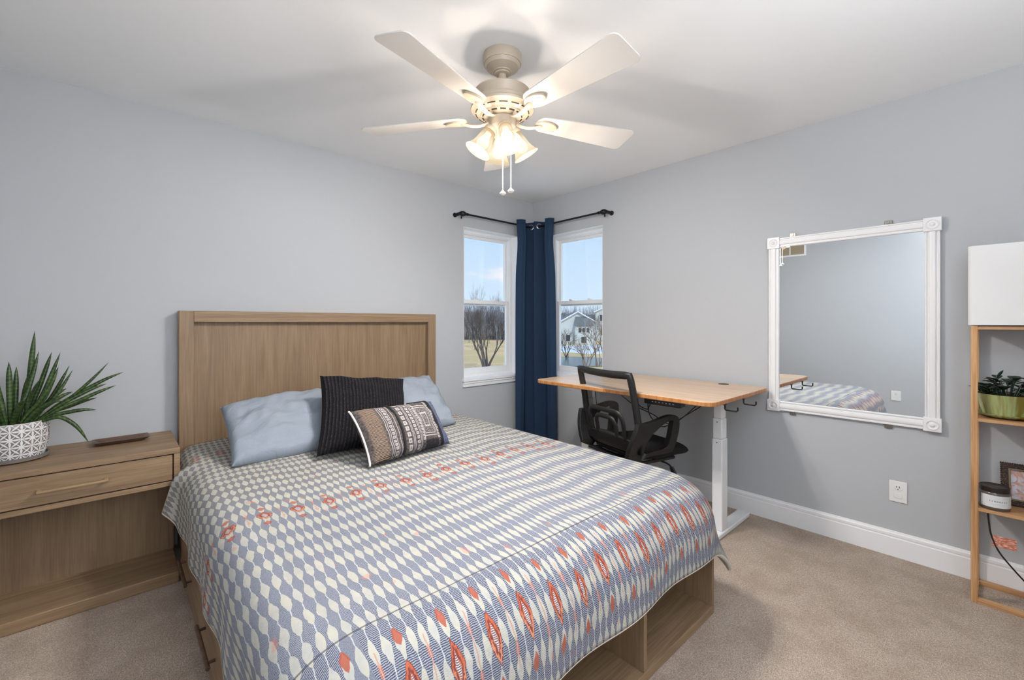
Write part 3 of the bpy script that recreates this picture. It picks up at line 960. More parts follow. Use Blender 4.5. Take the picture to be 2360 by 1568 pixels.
# control box with a row of sockets
cb = box('control_box', M_black, -0.815 + 0.45, -0.75 + 0.45, -1.955 + 1.535, -1.735 + 1.535, DZ - 0.062, DZ - 0.027, desk, 0.006, 3)
bm = bmesh.new()
for i in range(7):
    yy = -1.79 - i * 0.021
    bx(bm, -0.8165 + 0.45, -0.814 + 0.45, yy - 0.004 + 1.535, yy + 0.004 + 1.535, DZ - 0.047, DZ - 0.042)
finish(bm, 'control_buttons', mat('pale_grey_print', (170, 172, 175), 0.5), cb)
for pts in ([(-0.74, -1.52, 0.80), (-0.70, -1.60, 0.735), (-0.66, -1.70, 0.69), (-0.60, -1.80, 0.64), (-0.50, -1.95, 0.80)],
            [(-0.76, -1.65, 0.81), (-0.75, -1.665, 0.75), (-0.75, -1.72, 0.735), (-0.77, -1.735, 0.77), (-0.775, -1.76, 0.805)],
            [(-0.78, -1.765, 0.79), (-0.74, -1.72, 0.73), (-0.66, -1.70, 0.66), (-0.55, -1.72, 0.60), (-0.45, -1.85, 0.70), (-0.44, -1.97, 0.79)],
            [(-0.40, -1.06, 0.80), (-0.385, -1.075, 0.60), (-0.375, -1.07, 0.35), (-0.37, -1.05, 0.10), (-0.33, -1.0, 0.01)]):
    bm = bmesh.new(); tube(bm, [p - Vector((-0.45, -1.535, 0)) for p in catmull(pts, 8)], 0.003, 6)
    finish(bm, 'desk_cable', M_black, desk)
for hx in (-0.700, -0.445):
    bm = bmesh.new()
    pts = [dl(hx, -2.146, DZ - 0.028), dl(hx, -2.146, DZ - 0.050), dl(hx, -2.150, DZ - 0.056), dl(hx, -2.205, DZ - 0.056), dl(hx, -2.211, DZ - 0.050), dl(hx, -2.211, DZ - 0.034)]
    tube(bm, pts, 0.0042, 8)
    bx(bm, hx - 0.012 + 0.45, hx + 0.012 + 0.45, -2.150 + 1.535, -2.10 + 1.535, DZ - 0.029, DZ - 0.0255)
    finish(bm, 'hook', M_blackm, desk)

# ------------------------------------------------------------------ office chair (local x forward)
ch = thing('office_chair', 'black mesh back office chair tucked under the standing desk', 'chair', (-0.585, -1.555, 0), R_(-14))
M_mesh = bpy.data.materials.new('sheer_black_mesh'); M_mesh.use_nodes = True
t = M_mesh.node_tree
b_ = t.nodes['Principled BSDF']; b_.inputs['Base Color'].default_value = (*lin((48, 44, 42)), 1); b_.inputs['Roughness'].default_value = 0.8
tp = t.nodes.new('ShaderNodeBsdfTransparent'); mx = t.nodes.new('ShaderNodeMixShader'); mx.inputs[0].default_value = 0.36
t.links.new(tp.outputs[0], mx.inputs[1]); t.links.new(b_.outputs[0], mx.inputs[2])
t.links.new(mx.outputs[0], t.nodes['Material Output'].inputs[0])
M_seat = mat('black_seat_fabric', (22, 21, 22), 0.9)
t = M_seat.node_tree; setbump(M_seat, nz(t, coord(t), 500, 2), 0.3, 0.002)


def back_x(z, y):
    """the backrest surface: leans back towards the top, wraps round the sitter"""
    k = (z - 0.46) / 0.49
    return -0.205 - 0.030 * k - 0.055 * k * k - 0.035 * (1 - (y / 0.25) ** 2) * (0.35 + 0.65 * (1 - abs(2 * k - 1)))
def back_hw(z):
    k = (z - 0.46) / 0.49
    return 0.236 + 0.006 * k - 0.010 * k * k

# frame: outer loop
bm = bmesh.new()
zs = [0.50 + (0.945 - 0.50) * i / 22 for i in range(23)]
lftp = [Vector((back_x(z, back_hw(z)), back_hw(z), z)) for z in zs]
rgtp = [Vector((p.x, -p.y, p.z)) for p in lftp]
topp = []
for i in range(1, 16):
    y = back_hw(0.945) * (1 - 2 * i / 16)
    topp.append(Vector((back_x(0.945, y), y, 0.945 - 0.006 * (1 - (y / 0.22) ** 2))))
botp = []
for i in range(1, 16):
    y = -back_hw(0.50) * (1 - 2 * i / 16)
    botp.append(Vector((back_x(0.50, y), y, 0.50)))
path = lftp + topp + rgtp[::-1] + botp
tube(bm, path, 1.0, 8, closed=True, flat=(0.023, 0.018), up=(1, 0, 0.12), square=False)
finish(bm, 'back_frame', M_black, ch, angle=50)
bm = bmesh.new()
g = []
for j in range(25):
    z = 0.50 + 0.445 * j / 24
    g.append([bm.verts.new((back_x(z, y), y, z)) for y in [back_hw(z) * (1 - 2 * i / 24) for i in range(25)]])
for j in range(24):
    for i in range(24): bm.faces.new((g[j][i], g[j][i + 1], g[j + 1][i + 1], g[j + 1][i]))
finish(bm, 'mesh_back', M_mesh, ch)
# lumbar support: two nested loops on the rear of the mesh
bm = bmesh.new()
def lum_pt(y, z, o=-0.022): return Vector((back_x(z, y) + o, y, z))
def arch(hw, z0, z1, r=0.05):
    pts = [(hw, z0), (hw, z0 + 0.05), (hw, z1 - r), (hw - r * 0.3, z1 - r * 0.3), (hw - r, z1), (0, z1 + 0.002), (-hw + r, z1), (-hw + r * 0.3, z1 - r * 0.3), (-hw, z1 - r), (-hw, z0 + 0.05), (-hw, z0)]
    return catmull([lum_pt(y, z) for y, z in pts], 5)
tube(bm, arch(0.150, 0.56, 0.715), 1.0, 8, flat=(0.016, 0.010), up=(1, 0, 0.1))
tube(bm, arch(0.088, 0.56, 0.672, 0.04), 1.0, 8, flat=(0.015, 0.010), up=(1, 0, 0.1))
for i in range(12):
    pass
finish(bm, 'lumbar_support', M_black, ch, angle=50)
bm = bmesh.new()
g = []
for j in range(7):
    z = 0.500 + 0.07 * j / 6
    g.append([bm.verts.new((back_x(z, y) - 0.020, y, z + (0.012 if j == 6 else 0) * math.cos(y * 14))) for y in [0.222 * (1 - 2 * i / 24) for i in range(25)]])
for j in range(6):
    for i in range(24): bm.faces.new((g[j][i], g[j][i + 1], g[j + 1][i + 1], g[j + 1][i]))
o = finish(bm, 'lower_back_plate', M_black, ch, angle=50)
sd = o.modifiers.new('thick', 'SOLIDIFY'); sd.thickness = 0.014; sd.offset = 0
# seat
bm = bmesh.new()
N_ = 26
def seat_z(a, b):
    e = max(0, 1 - abs(a) ** 5) ** 0.5 * max(0, 1 - abs(b) ** 5) ** 0.5
    return e
rows = {1: [], -1: []}
for sg in (1, -1):
    for j in range(N_ + 1):
        row = []
        for i in range(N_ + 1):
            a, b = j / N_ * 2 - 1, i / N_ * 2 - 1
            e = seat_z(a, b)
            aa = a * (1 - 0.10 * b ** 4); bb = b * (1 - 0.10 * abs(a) ** 4)
            z = 0.470 + (0.036 if sg > 0 else -0.050) * e - (0.025 * max(0, a) ** 3)
            row.append(bm.verts.new((0.015 + aa * 0.235, bb * 0.235, z)))
        rows[sg].append(row)
    for j in range(N_):
        for i in range(N_): bm.faces.new((rows[sg][j][i], rows[sg][j][i + 1], rows[sg][j + 1][i + 1], rows[sg][j + 1][i]))
bmesh.ops.remove_doubles(bm, verts=bm.verts, dist=0.0005)
finish(bm, 'seat', M_seat, ch, angle=70)
# armrests: a broad bracket from the back joint down to the seat, and a loop forwards
ARM = [((-0.267, 0.674), (-0.163, 0.61), 0.265), ((-0.169, 0.673), (-0.137, 0.622), 0.265), ((-0.043, 0.704), (-0.098, 0.648), 0.265), ((0.012, 0.703), (-0.043, 0.67), 0.265), ((0.05, 0.692), (-0.0, 0.672), 0.265), ((0.066, 0.665), (0.005, 0.658), 0.265), ((0.06, 0.608), (-0.006, 0.615), 0.265), ((0.042, 0.528), (-0.02, 0.536), 0.258), ((0.022, 0.478), (-0.031, 0.51), 0.245), ((-0.03, 0.463), (-0.061, 0.497), 0.23), ((-0.11, 0.467), (-0.122, 0.495), 0.225), ((-0.185, 0.459), (-0.17, 0.485), 0.222), ((-0.208, 0.429), (-0.176, 0.492), 0.21), ((-0.249, 0.442), (-0.168, 0.496), 0.205), ((-0.298, 0.462), (-0.165, 0.506), 0.205), ((-0.299, 0.55), (-0.185, 0.553), 0.24), ((-0.281, 0.625), (-0.178, 0.591), 0.262)]
for s in (1, -1):
    # one moulded piece: a broad bracket from the back joint down under the seat, sweeping up and forwards into a closed loop
    bm = bmesh.new()
    rings = []
    for (ox_, oz_), (ix_, iz_), yl in ARM:
        hw_ = 0.021
        rings.append([bm.verts.new((px_, s * (yl + dy), pz_)) for px_, pz_, dy in ((ox_, oz_, hw_ * 0.75), (ox_, oz_, -hw_ * 0.75), (ix_, iz_, -hw_), (ix_, iz_, hw_))])
    for p_, q_ in zip(rings, rings[1:] + rings[:1]):
        for k in range(4): bm.faces.new((p_[k], q_[k], q_[(k + 1) % 4], p_[(k + 1) % 4]))
    o = finish(bm, 'armrest', M_black, ch, angle=60)
    for e in o.data.edges: pass
    bv = o.modifiers.new('bevel', 'BEVEL'); bv.width = 0.005; bv.segments = 2; bv.limit_method = 'ANGLE'; bv.angle_limit = R_(50)
    sb = o.modifiers.new('soft', 'SUBSURF'); sb.levels = 2; sb.render_levels = 2
bm = bmesh.new(); bx(bm, -0.10, 0.10, -0.08, 0.08, 0.385, 0.425); tube(bm, [(-0.20, -0.20, 0.42), (0.1, -0.2, 0.42)], 0.012, 8); tube(bm, [(-0.20, 0.20, 0.42), (0.1, 0.2, 0.42)], 0.012, 8)
bx(bm, -0.215, -0.17, -0.24, 0.24, 0.412, 0.426)
finish(bm, 'seat_plate', M_black, ch, bevel=0.003)
bm = bmesh.new()
tube(bm, catmull([(0.0, -0.06, 0.40), (0.0, -0.16, 0.405), (0.005, -0.235, 0.403), (0.012, -0.262, 0.385)], 5), 0.0055, 8)
tube(bm, [(0.012, -0.260, 0.388), (0.02, -0.288, 0.33)], lambda k: 1 + 0.3 * k, 8, flat=(0.008, 0.014))
finish(bm, 'height_lever', M_black, ch)
bm = bmesh.new(); lathe(bm, [(0.0001, 0.09), (0.030, 0.09), (0.030, 0.25), (0.018, 0.255), (0.018, 0.39), (0.0001, 0.39)], 24); finish(bm, 'gas_cylinder', M_black, ch)
for i in range(5):
    a_ = 2 * PI * i / 5 + 0.5
    d_ = Vector((math.cos(a_), math.sin(a_), 0))
    bm = bmesh.new(); tube(bm, [d_ * 0.02 + Vector((0, 0, 0.115)), d_ * 0.16 + Vector((0, 0, 0.105)), d_ * 0.285 + Vector((0, 0, 0.08))], lambda k: 1 - 0.4 * k, 8, flat=(0.028, 0.018), up=(0, 0, 1))
    lg = finish(bm, 'base_leg', M_black, ch)
    bm = bmesh.new()
    cpos = d_ * 0.28
    sd_ = Vector((-d_.y, d_.x, 0))
    for q in (-0.014, 0.014):
        Mx = Matrix.Translation(cpos + sd_ * q + Vector((0, 0, 0.026))) @ sd_.to_track_quat('Z', 'Y').to_matrix().to_4x4()
        lathe(bm, [(0.0001, -0.009), (0.022, -0.009), (0.0258, -0.004), (0.0258, 0.004), (0.022, 0.009), (0.0001, 0.009)], 20, Mx)
    tube(bm, [cpos + Vector((0, 0, 0.026)), cpos + Vector((0, 0, 0.085))], 0.006, 8)
    finish(bm, 'caster', M_black, lg)

# ------------------------------------------------------------------ mirror
MY0, MY1, MZ0, MZ1 = -2.928, -2.134, 0.696, 1.782
mir = thing('wall_mirror', 'large rectangular mirror in a white fluted frame with corner blocks', 'mirror', (-0.001, (MY0 + MY1) / 2, MZ0))
def ml(y, z): return (y - (MY0 + MY1) / 2, z - MZ0)
M_mirror = mat('mirror_glass', (236, 240, 242), 0.0, 1.0)
M_frame = mat('white_frame_paint', (240, 240, 241), 0.35)
y0, z0 = ml(MY0, MZ0); y1, z1 = ml(MY1, MZ1)
BW = 0.070
box('mirror_glass', M_mirror, -0.014, -0.008, y0 + 0.05, y1 - 0.05, z0 + 0.05, z1 - 0.05, mir, 0)
box('backing_board', mat('brown_backing', (120, 100, 80), 0.8), -0.008, 0.0, y0 + 0.02, y1 - 0.02, z0 + 0.02, z1 - 0.02, mir, 0)
def flute(nm, along, a, b, c, wd):
    """fluted casing strip: along 'y' or 'z', from a to b, centred at c, width wd"""
    prof = [(-0.5, 0.008), (-0.5, 0.020), (-0.46, 0.024), (-0.38, 0.024), (-0.33, 0.018), (-0.24, 0.018), (-0.19, 0.026), (-0.06, 0.028), (0.06, 0.028), (0.19, 0.026), (0.24, 0.018), (0.33, 0.018), (0.38, 0.024), (0.46, 0.024), (0.5, 0.020), (0.5, 0.008)]
    bm = bmesh.new()
    r0, r1 = [], []
    for s, hgt in prof:
        if along == 'y':
            r0.append(bm.verts.new((-hgt, a, c + s * wd))); r1.append(bm.verts.new((-hgt, b, c + s * wd)))
        else:
            r0.append(bm.verts.new((-hgt, c + s * wd, a))); r1.append(bm.verts.new((-hgt, c + s * wd, b)))
    n = len(prof)
    for i in range(n):
        j = (i + 1) % n
        bm.faces.new((r0[i], r0[j], r1[j], r1[i]))
    bm.faces.new(r0); bm.faces.new(r1)
    finish(bm, nm, M_frame, mir, angle=20)
fw = 0.058
flute('frame_rail', 'y', y0 + BW - 0.004, y1 - BW + 0.004, z0 + BW / 2, fw)
flute('frame_rail', 'y', y0 + BW - 0.004, y1 - BW + 0.004, z1 - BW / 2, fw)
flute('frame_stile', 'z', z0 + BW - 0.004, z1 - BW + 0.004, y0 + BW / 2, fw)
flute('frame_stile', 'z', z0 + BW - 0.004, z1 - BW + 0.004, y1 - BW / 2, fw)
for yy in (y0 + BW / 2, y1 - BW / 2):
    for zz in (z0 + BW / 2, z1 - BW / 2):
        cbk = finish(bx(bmesh.new(), -0.032, -0.006, yy - BW / 2, yy + BW / 2, zz - BW / 2, zz + BW / 2), 'corner_block', M_frame, mir, bevel=0.003)
        bm = bmesh.new()
        Mx = Matrix.Translation((-0.0318, yy, zz)) @ Matrix.Rotation(R_(-90), 4, 'Y')
        lathe(bm, [(0.026, 0.0), (0.025, 0.004), (0.022, 0.0045), (0.020, 0.001), (0.014, 0.0005), (0.011, 0.001), (0.009, 0.005), (0.004, 0.0065), (0.0001, 0.0065)], 32, Mx)
        finish(bm, 'rosette', M_frame, cbk, angle=60)
M_clip = mat('steel_clip', (150, 148, 140), 0.35, 1.0)
for yy in (-2.27, -2.72):
    for zz, s in ((MZ1 - 0.006, 1), (MZ0 + 0.006, -1)):
        cy, cz = ml(yy, zz)
        bm = bmesh.new()
        za, zb = sorted((cz, cz + s * 0.022))
        bx(bm, -0.010, 0.0, cy - 0.016, cy + 0.016, za, zb)
        bx(bm, -0.014, -0.009, cy - 0.006, cy + 0.006, za + 0.004, zb - 0.004)
        finish(bm, 'hanging_clip', M_clip, mir, bevel=0.0015)

# ------------------------------------------------------------------ outlets
M_plate = mat('white_outlet_plastic', (238, 238, 238), 0.35)
M_hole = mat('socket_slot', (28, 28, 28), 0.6)


def outlet(label, loc, rz, half=0.037):
    o = thing('power_outlet', label, 'outlet', loc, rz, 'power outlets')
    box('cover_plate', M_plate, -0.006, 0.0, -half, half, -0.056, 0.056, o, 0.003, 3)
    for k, zz in enumerate((0.021, -0.021)):
        bm = bmesh.new()
        Mx = Matrix.Translation((-0.0055, 0, zz)) @ Matrix.Rotation(R_(-90), 4, 'Y')
        prism(bm, [(0.0155 * math.sin(a) if abs(math.sin(a)) < 0.85 else 0.0155 * math.copysign(0.85, math.sin(a)), 0.0175 * math.cos(a)) for a in [2 * PI * i / 32 for i in range(32)]], 0, 0.003, Mx)
        rc = finish(bm, 'receptacle', M_plate, o, bevel=0.0006)
        bm = bmesh.new()
        bx(bm, -0.0092, -0.0083, -0.0075, -0.0052, zz + 0.000, zz + 0.009); bx(bm, -0.0092, -0.0083, 0.0052, 0.0075, zz + 0.001, zz + 0.008)
        lathe(bm, [(0.0001, 0.0008), (0.0027, 0.0008), (0.0027, 0)], 12, Matrix.Translation((-0.0084, 0, zz - 0.006)) @ Matrix.Rotation(R_(-90), 4, 'Y'))
        finish(bm, 'socket_slots', M_hole if k == 0 else M_plate, rc)
    bm = bmesh.new(); lathe(bm, [(0.0001, 0.001), (0.003, 0.0008), (0.0034, 0)], 12, Matrix.Translation((-0.006, 0, 0)) @ Matrix.Rotation(R_(-90), 4, 'Y'))
    finish(bm, 'cover_screw', M_plate, o)
    return o

outlet('white power outlet on the grey wall right of the bed, below the mirror', (-0.0005, -2.759, 0.348), 0)
outlet('white power outlet on the opposite wall, seen only in the mirror', (XW + 0.0005, -2.318, 0.40), PI, 0.044)

# return air vent high on the wall that shows in the mirror
M_vent = mat('tan_vent_louvre', (176, 160, 138), 0.6)
vt = thing('air_vent', 'white framed air vent high on a wall, seen at a mirror corner', 'vent', (XW + 0.0005, -1.24, 2.26))
bm = bmesh.new()
VW, VH = 0.185, 0.13
bx(bm, 0, 0.012, -VW, VW, -VH, -VH + 0.022); bx(bm, 0, 0.012, -VW, VW, VH - 0.022, VH)
bx(bm, 0, 0.012, -VW, -VW + 0.022, -VH + 0.022, VH - 0.022); bx(bm, 0, 0.012, VW - 0.022, VW, -VH + 0.022, VH - 0.022)
bx(bm, 0, 0.010, -0.006, 0.006, -VH + 0.022, VH - 0.022)
finish(bm, 'vent_frame', M_white, vt, bevel=0.001)
bm = bmesh.new()
for i in range(14):
    zz = -VH + 0.03 + i * 0.0152
    bx(bm, 0.0005, 0.007, -VW + 0.02, VW - 0.02, zz - 0.0065, zz + 0.005)
bx(bm, 0.0, 0.001, -VW + 0.02, VW - 0.02, -VH + 0.02, VH - 0.02)
finish(bm, 'vent_louvres', M_vent, vt)

# ------------------------------------------------------------------ shelf floor lamp
FLX0, FLX1, FLY0, FLY1 = -0.252, -0.025, -3.262, -3.034
fl = thing('floor_lamp', 'wooden shelf tower floor lamp with square white fabric shade', 'floor lamp', ((FLX0 + FLX1) / 2, (FLY0 + FLY1) / 2, 0))
ox, oy = fl.location.x, fl.location.y
pw = 0.022
for xx in (FLX0, FLX1 - pw):
    for yy in (FLY0, FLY1 - pw):
        box('post', M_shelfwood, xx - ox, xx + pw - ox, yy - oy, yy + pw - oy, 0, 1.236, fl, 0.0012)
bm = bmesh.new()
bx(bm, FLX0 - ox, FLX0 + pw - ox, FLY0 + pw - oy, FLY1 - pw - oy, 0, 0.022); bx(bm, FLX1 - pw - ox, FLX1 - ox, FLY0 + pw - oy, FLY1 - pw - oy, 0, 0.022)
bx(bm, FLX0 + pw - ox, FLX1 - pw - ox, FLY0 - oy, FLY0 + pw - oy, 0, 0.022); bx(bm, FLX0 + pw - ox, FLX1 - pw - ox, FLY1 - pw - oy, FLY1 - oy, 0, 0.022)
finish(bm, 'base_rail', M_shelfwood_y, fl, bevel=0.001)
for zz in (0.425, 0.823, 1.232):
    bm = bmesh.new()
    e = 0.0015
    bx(bm, FLX0 + e - ox, FLX1 - e - ox, FLY0 + pw - oy, FLY1 - pw - oy, zz - 0.014, zz)
    bx(bm, FLX0 + pw - ox, FLX1 - pw - ox, FLY0 + e - oy, FLY0 + pw - oy, zz - 0.014, zz); bx(bm, FLX0 + pw - ox, FLX1 - pw - ox, FLY1 - pw - oy, FLY1 - e - oy, zz - 0.014, zz)
    finish(bm, 'shelf', M_shelfwood_y, fl, bevel=0.001)
M_shade = mat('white_linen_shade', (232, 232, 232), 0.9, spec=0.1)
t = M_shade.node_tree
x, y, z = sep(t, coord(t))
setbump(M_shade, nz(t, vec(t, x * 300.0, y * 300.0, z * 900.0), 1.0, 2), 0.15, 0.001)
bm = bmesh.new()
sh = 0.123
outl = rrect(-sh, sh, -sh, sh, 0.020, 6)
inn = rrect(-sh + 0.003, sh - 0.003, -sh + 0.003, sh - 0.003, 0.018, 6)
rr_ = []
for o_, z in ((outl, 1.238), (outl, 1.59), (inn, 1.59), (inn, 1.238)): rr_.append([bm.verts.new((x, y, z)) for x, y in o_])
for a_, b_ in zip(rr_, rr_[1:] + rr_[:1]):
    n = len(a_)
    for i in range(n): bm.faces.new((a_[i], a_[(i + 1) % n], b_[(i + 1) % n], b_[i]))
finish(bm, 'lamp_shade', M_shade, fl, angle=30)
bm = bmesh.new()
cord = catmull([(-0.10, 0.062, 0.408), (-0.10, 0.058, 0.36), (-0.098, 0.052, 0.315), (-0.095, 0.03, 0.25), (-0.09, -0.01, 0.19), (-0.06, -0.05, 0.13), (0.0, -0.09, 0.06), (0.06, -0.10, 0.012)], 8)
tube(bm, cord, 0.0033, 8)
finish(bm, 'power_cord', M_black, fl)
M_tag = mat('copper_print_label', (206, 136, 112), 0.55)
t = M_tag.node_tree
x, y, z = sep(t, coord(t))
setc(M_tag, mixc(t, nz(t, vec(t, x * 20.0, y * 60.0, z * 300.0), 1.0, 2).ss(0.45, 0.6), lin((186, 102, 80)), lin((226, 176, 156))))
bm = bmesh.new()
bx(bm, -0.0985, -0.0965, -0.022, 0.050, 0.268, 0.316)
o = finish(bm, 'cord_tag', M_tag, fl, bevel=0.0008)
o['label'] = 'copper coloured paper tag'

# small plant in a glazed green pot on the upper shelf
sp = thing('potted_plant', 'small dark leaved plant in a glazed olive pot on the lamp shelf', 'plant', (-0.140, -3.140, 0.8235))
sp.scale = (1.25, 1.25, 1.3)
M_glaze = mat('olive_drip_glaze', (150, 134, 66), 0.18, spec=0.6)
t = M_glaze.node_tree
x, y, z = sep(t, coord(t))
ang = x._m('ARCTAN2', y)
gnz = nz(t, vec(t, ang.sin() * 3.5, ang.cos() * 3.5, z * 6.0), 1.0, 3)
setc(M_glaze, mixc(t, gnz.ss(0.38, 0.62), lin((128, 116, 50)), lin((168, 178, 124))))
bm = bmesh.new(); lathe(bm, [(0.0001, 0.0), (0.040, 0.0), (0.058, 0.004), (0.078, 0.012), (0.080, 0.015), (0.076, 0.016), (0.055, 0.009), (0.0001, 0.008)], 48); finish(bm, 'saucer', M_glaze, sp)
bm = bmesh.new(); lathe(bm, [(0.0001, 0.009), (0.055, 0.009), (0.060, 0.013), (0.077, 0.078), (0.0785, 0.082), (0.0755, 0.082), (0.072, 0.072), (0.0001, 0.072)], 20); finish(bm, 'pot', M_glaze, sp, angle=14)
bm = bmesh.new(); lathe(bm, [(0.0001, 0.0745), (0.0725, 0.0745)], 24); finish(bm, 'soil', M_soil, sp)
M_leaf = mat('dark_glossy_leaf', (38, 58, 44), 0.25, spec=0.6)
bm = bmesh.new()
rnd = random.Random(4)
def flat_leaf(bm, p, d, up, L, W):
    d = Vector(d).normalized(); s = d.cross(Vector(up)).normalized(); u_ = s.cross(d)
    pr = []
    for i in range(7):
        k = i / 6
        w_ = W * math.sin(PI * min(1, k * 0.95 + 0.03)) ** 0.8
        c_ = p + d * (L * k) - u_ * (L * 0.25 * k * k)
        pr.append((bm.verts.new(c_ - s * w_ + u_ * w_ * 0.35), bm.verts.new(c_), bm.verts.new(c_ + s * w_ + u_ * w_ * 0.35)))
    for a_, b_ in zip(pr, pr[1:]):
        bm.faces.new((a_[0], a_[1], b_[1], b_[0])); bm.faces.new((a_[1], a_[2], b_[2], b_[1]))
for i in range(30):
    a_ = rnd.uniform(0, 2 * PI); rad = rnd.uniform(0.0, 0.05)
    p = Vector((math.cos(a_) * rad, math.sin(a_) * rad, 0.075))
    h_ = rnd.uniform(0.012, 0.06)
    q = p + Vector((math.cos(a_) * 0.02, math.sin(a_) * 0.02, h_))
    tube(bm, [p, p.lerp(q, 0.6) + Vector((0, 0, 0.004)), q], 0.0016, 6)
    for _k in range(2):
        b2 = a_ + rnd.uniform(-1.2, 1.2)
        flat_leaf(bm, q - Vector((0, 0, 0.01 * _k)), (math.cos(b2), math.sin(b2), rnd.uniform(-0.2, 0.9)), (0, 0, 1), rnd.uniform(0.026, 0.042), rnd.uniform(0.009, 0.015))
tube(bm, catmull([(0.0, 0.03, 0.07), (-0.005, 0.03, 0.11), (0.0, 0.022, 0.142)], 4), 0.0015, 6)
flat_leaf(bm, Vector((0.0, 0.022, 0.138)), (0, -0.55, 0.9), (1, 0, 0), 0.03, 0.004)
flat_leaf(bm, Vector((-0.003, 0.028, 0.12)), (-0.3, -0.8, 0.25), (0, 0, 1), 0.034, 0.010)
o = finish(bm, 'foliage', M_leaf, sp, angle=80)
sd = o.modifiers.new('thick', 'SOLIDIFY'); sd.thickness = 0.0008

# candle jar on the lower shelf
M_jar = mat('smoked_jar_glass', (96, 88, 84), 0.15, spec=0.6)
M_lid = mat('dark_bronze_lid', (58, 48, 42), 0.35, 0.5)
jr = thing('candle_jar', 'squat candle jar with white label and dark lid on the lamp shelf', 'jar', (-0.197, -3.105, 0.4255))
jr.scale = (1.36, 1.36, 1.45)
bm = bmesh.new(); lathe(bm, [(0.0001, 0), (0.034, 0), (0.0365, 0.003), (0.0365, 0.050), (0.0345, 0.053), (0.0001, 0.053)], 40); finish(bm, 'jar', M_jar, jr)
bm = bmesh.new(); lathe(bm, [(0.0345, 0.053), (0.0355, 0.054), (0.0355, 0.067), (0.034, 0.0685), (0.032, 0.0675), (0.0001, 0.0670)], 40); finish(bm, 'jar_lid', M_lid, jr)
M_label = mat('white_jar_label', (222, 224, 226), 0.6)
t = M_label.node_tree
a, b, _ = sep(t, coord(t, 'UV'))
txt = ((b - 0.52).abs().lt(0.055)) * ((a - 0.5).abs().lt(0.25)) * (((a * 210.0).sin() + (a * 97.0).sin()).gt(0.2))
t2 = ((b - 0.26).abs().lt(0.02)) * ((a - 0.5).abs().lt(0.18)) * ((a * 300.0).sin().gt(0.0)) * 0.5
setc(M_label, mixc(t, txt.max(t2) * 0.8, lin((224, 226, 228)), lin((60, 62, 66))))
bm = bmesh.new(); uvl = bm.loops.layers.uv.new('UVMap')
prv = None
aa0, aa1 = R_(128), R_(262)
for i in range(25):
    k = i / 24; an = aa0 + (aa1 - aa0) * k
    q = [(bm.verts.new((0.0369 * math.cos(an), 0.0369 * math.sin(an), z)), (k, (z - 0.010) / 0.036)) for z in (0.010, 0.046)]
    if prv:
        L_ = [prv[0], q[0], q[1], prv[1]]
        fc = bm.faces.new([e[0] for e in L_])
        for lp2, e in zip(fc.loops, L_): lp2[uvl].uv = e[1]
    prv = q
finish(bm, 'jar_label', M_label, jr)

# ornate little picture frame leaning on the lower shelf
pf = thing('picture_frame', 'small ornate dark bronze picture frame propped on the lamp shelf', 'picture frame', (-0.092, -3.190, 0.4258), R_(6))
tilt = Matrix.Rotation(R_(14), 4, 'Y')
M_bronze = mat('dark_bronze_frame', (52, 36, 30), 0.35, 0.6)
t = M_bronze.node_tree
bn = nz(t, coord(t), 230, 2)
setc(M_bronze, mixc(t, bn.ss(0.5, 0.65), lin((38, 27, 24)), lin((92, 68, 54))))
setbump(M_bronze, bn, 0.6, 0.003)
FW, FH, fb = 0.062, 0.182, 0.022
bm = bmesh.new()
for (a0_, a1_, b0_, b1_) in ((-FW, FW, 0.0, fb), (-FW, FW, FH - fb, FH), (-FW, -FW + fb, fb, FH - fb), (FW - fb, FW, fb, FH - fb)):
    bx(bm, -0.016, 0.0, a0_, a1_, b0_, b1_, tilt)
for i in range(22):
    zz = 0.004 + i * (FH - 0.008) / 21
    for yy in (-FW, FW):
        bmesh.ops.create_icosphere(bm, subdivisions=1, radius=0.0042, matrix=tilt @ Matrix.Translation((-0.010, yy, zz)))
for i in range(18):
    yy = -FW + i * 2 * FW / 17
    bmesh.ops.create_icosphere(bm, subdivisions=1, radius=0.0042, matrix=tilt @ Matrix.Translation((-0.010, yy, FH)))
finish(bm, 'frame_border', M_bronze, pf, bevel=0.0)
M_inner = mat('antique_gold_lip', (112, 96, 74), 0.4, 0.6)
bm = bmesh.new()
for (a0_, a1_, b0_, b1_) in ((-FW + fb - 0.001, FW - fb + 0.001, fb - 0.001, fb + 0.006), (-FW + fb - 0.001, FW - fb + 0.001, FH - fb - 0.006, FH - fb + 0.001), (-FW + fb - 0.001, -FW + fb + 0.006, fb, FH - fb), (FW - fb - 0.006, FW - fb + 0.001, fb, FH - fb)):
    bx(bm, -0.0185, -0.004, a0_, a1_, b0_, b1_, tilt)
finish(bm, 'frame_lip', M_inner, pf, bevel=0.001)
M_art = mat('abstract_photo', (196, 186, 190), 0.3)
t = M_art.node_tree
co = coord(t)
an_ = nz(t, co, 22, 4, 0.6, 1.0); an2 = nz(t, co, 34, 4, 0.6, 0.5)
ac = mixc(t, an_.ss(0.42, 0.6), lin((206, 206, 214)), lin((196, 140, 122)))
ac = mixc(t, an2.ss(0.58, 0.68), ac, lin((104, 52, 66)))
setc(M_art, ac)
bm = bmesh.new(); bx(bm, -0.008, -0.004, -FW + fb, FW - fb, fb, FH - fb, tilt); finish(bm, 'picture', M_art, pf)
bm = bmesh.new(); bx(bm, 0.0, 0.004, -0.05, 0.05, 0.01, FH - 0.01, tilt); tube(bm, [tilt @ Vector((0.003, 0, 0.10)), Vector((0.058, 0, 0.002))], 1.0, 4, flat=(0.016, 0.002), up=(1, 0, 0))
finish(bm, 'easel_back', M_black, pf)

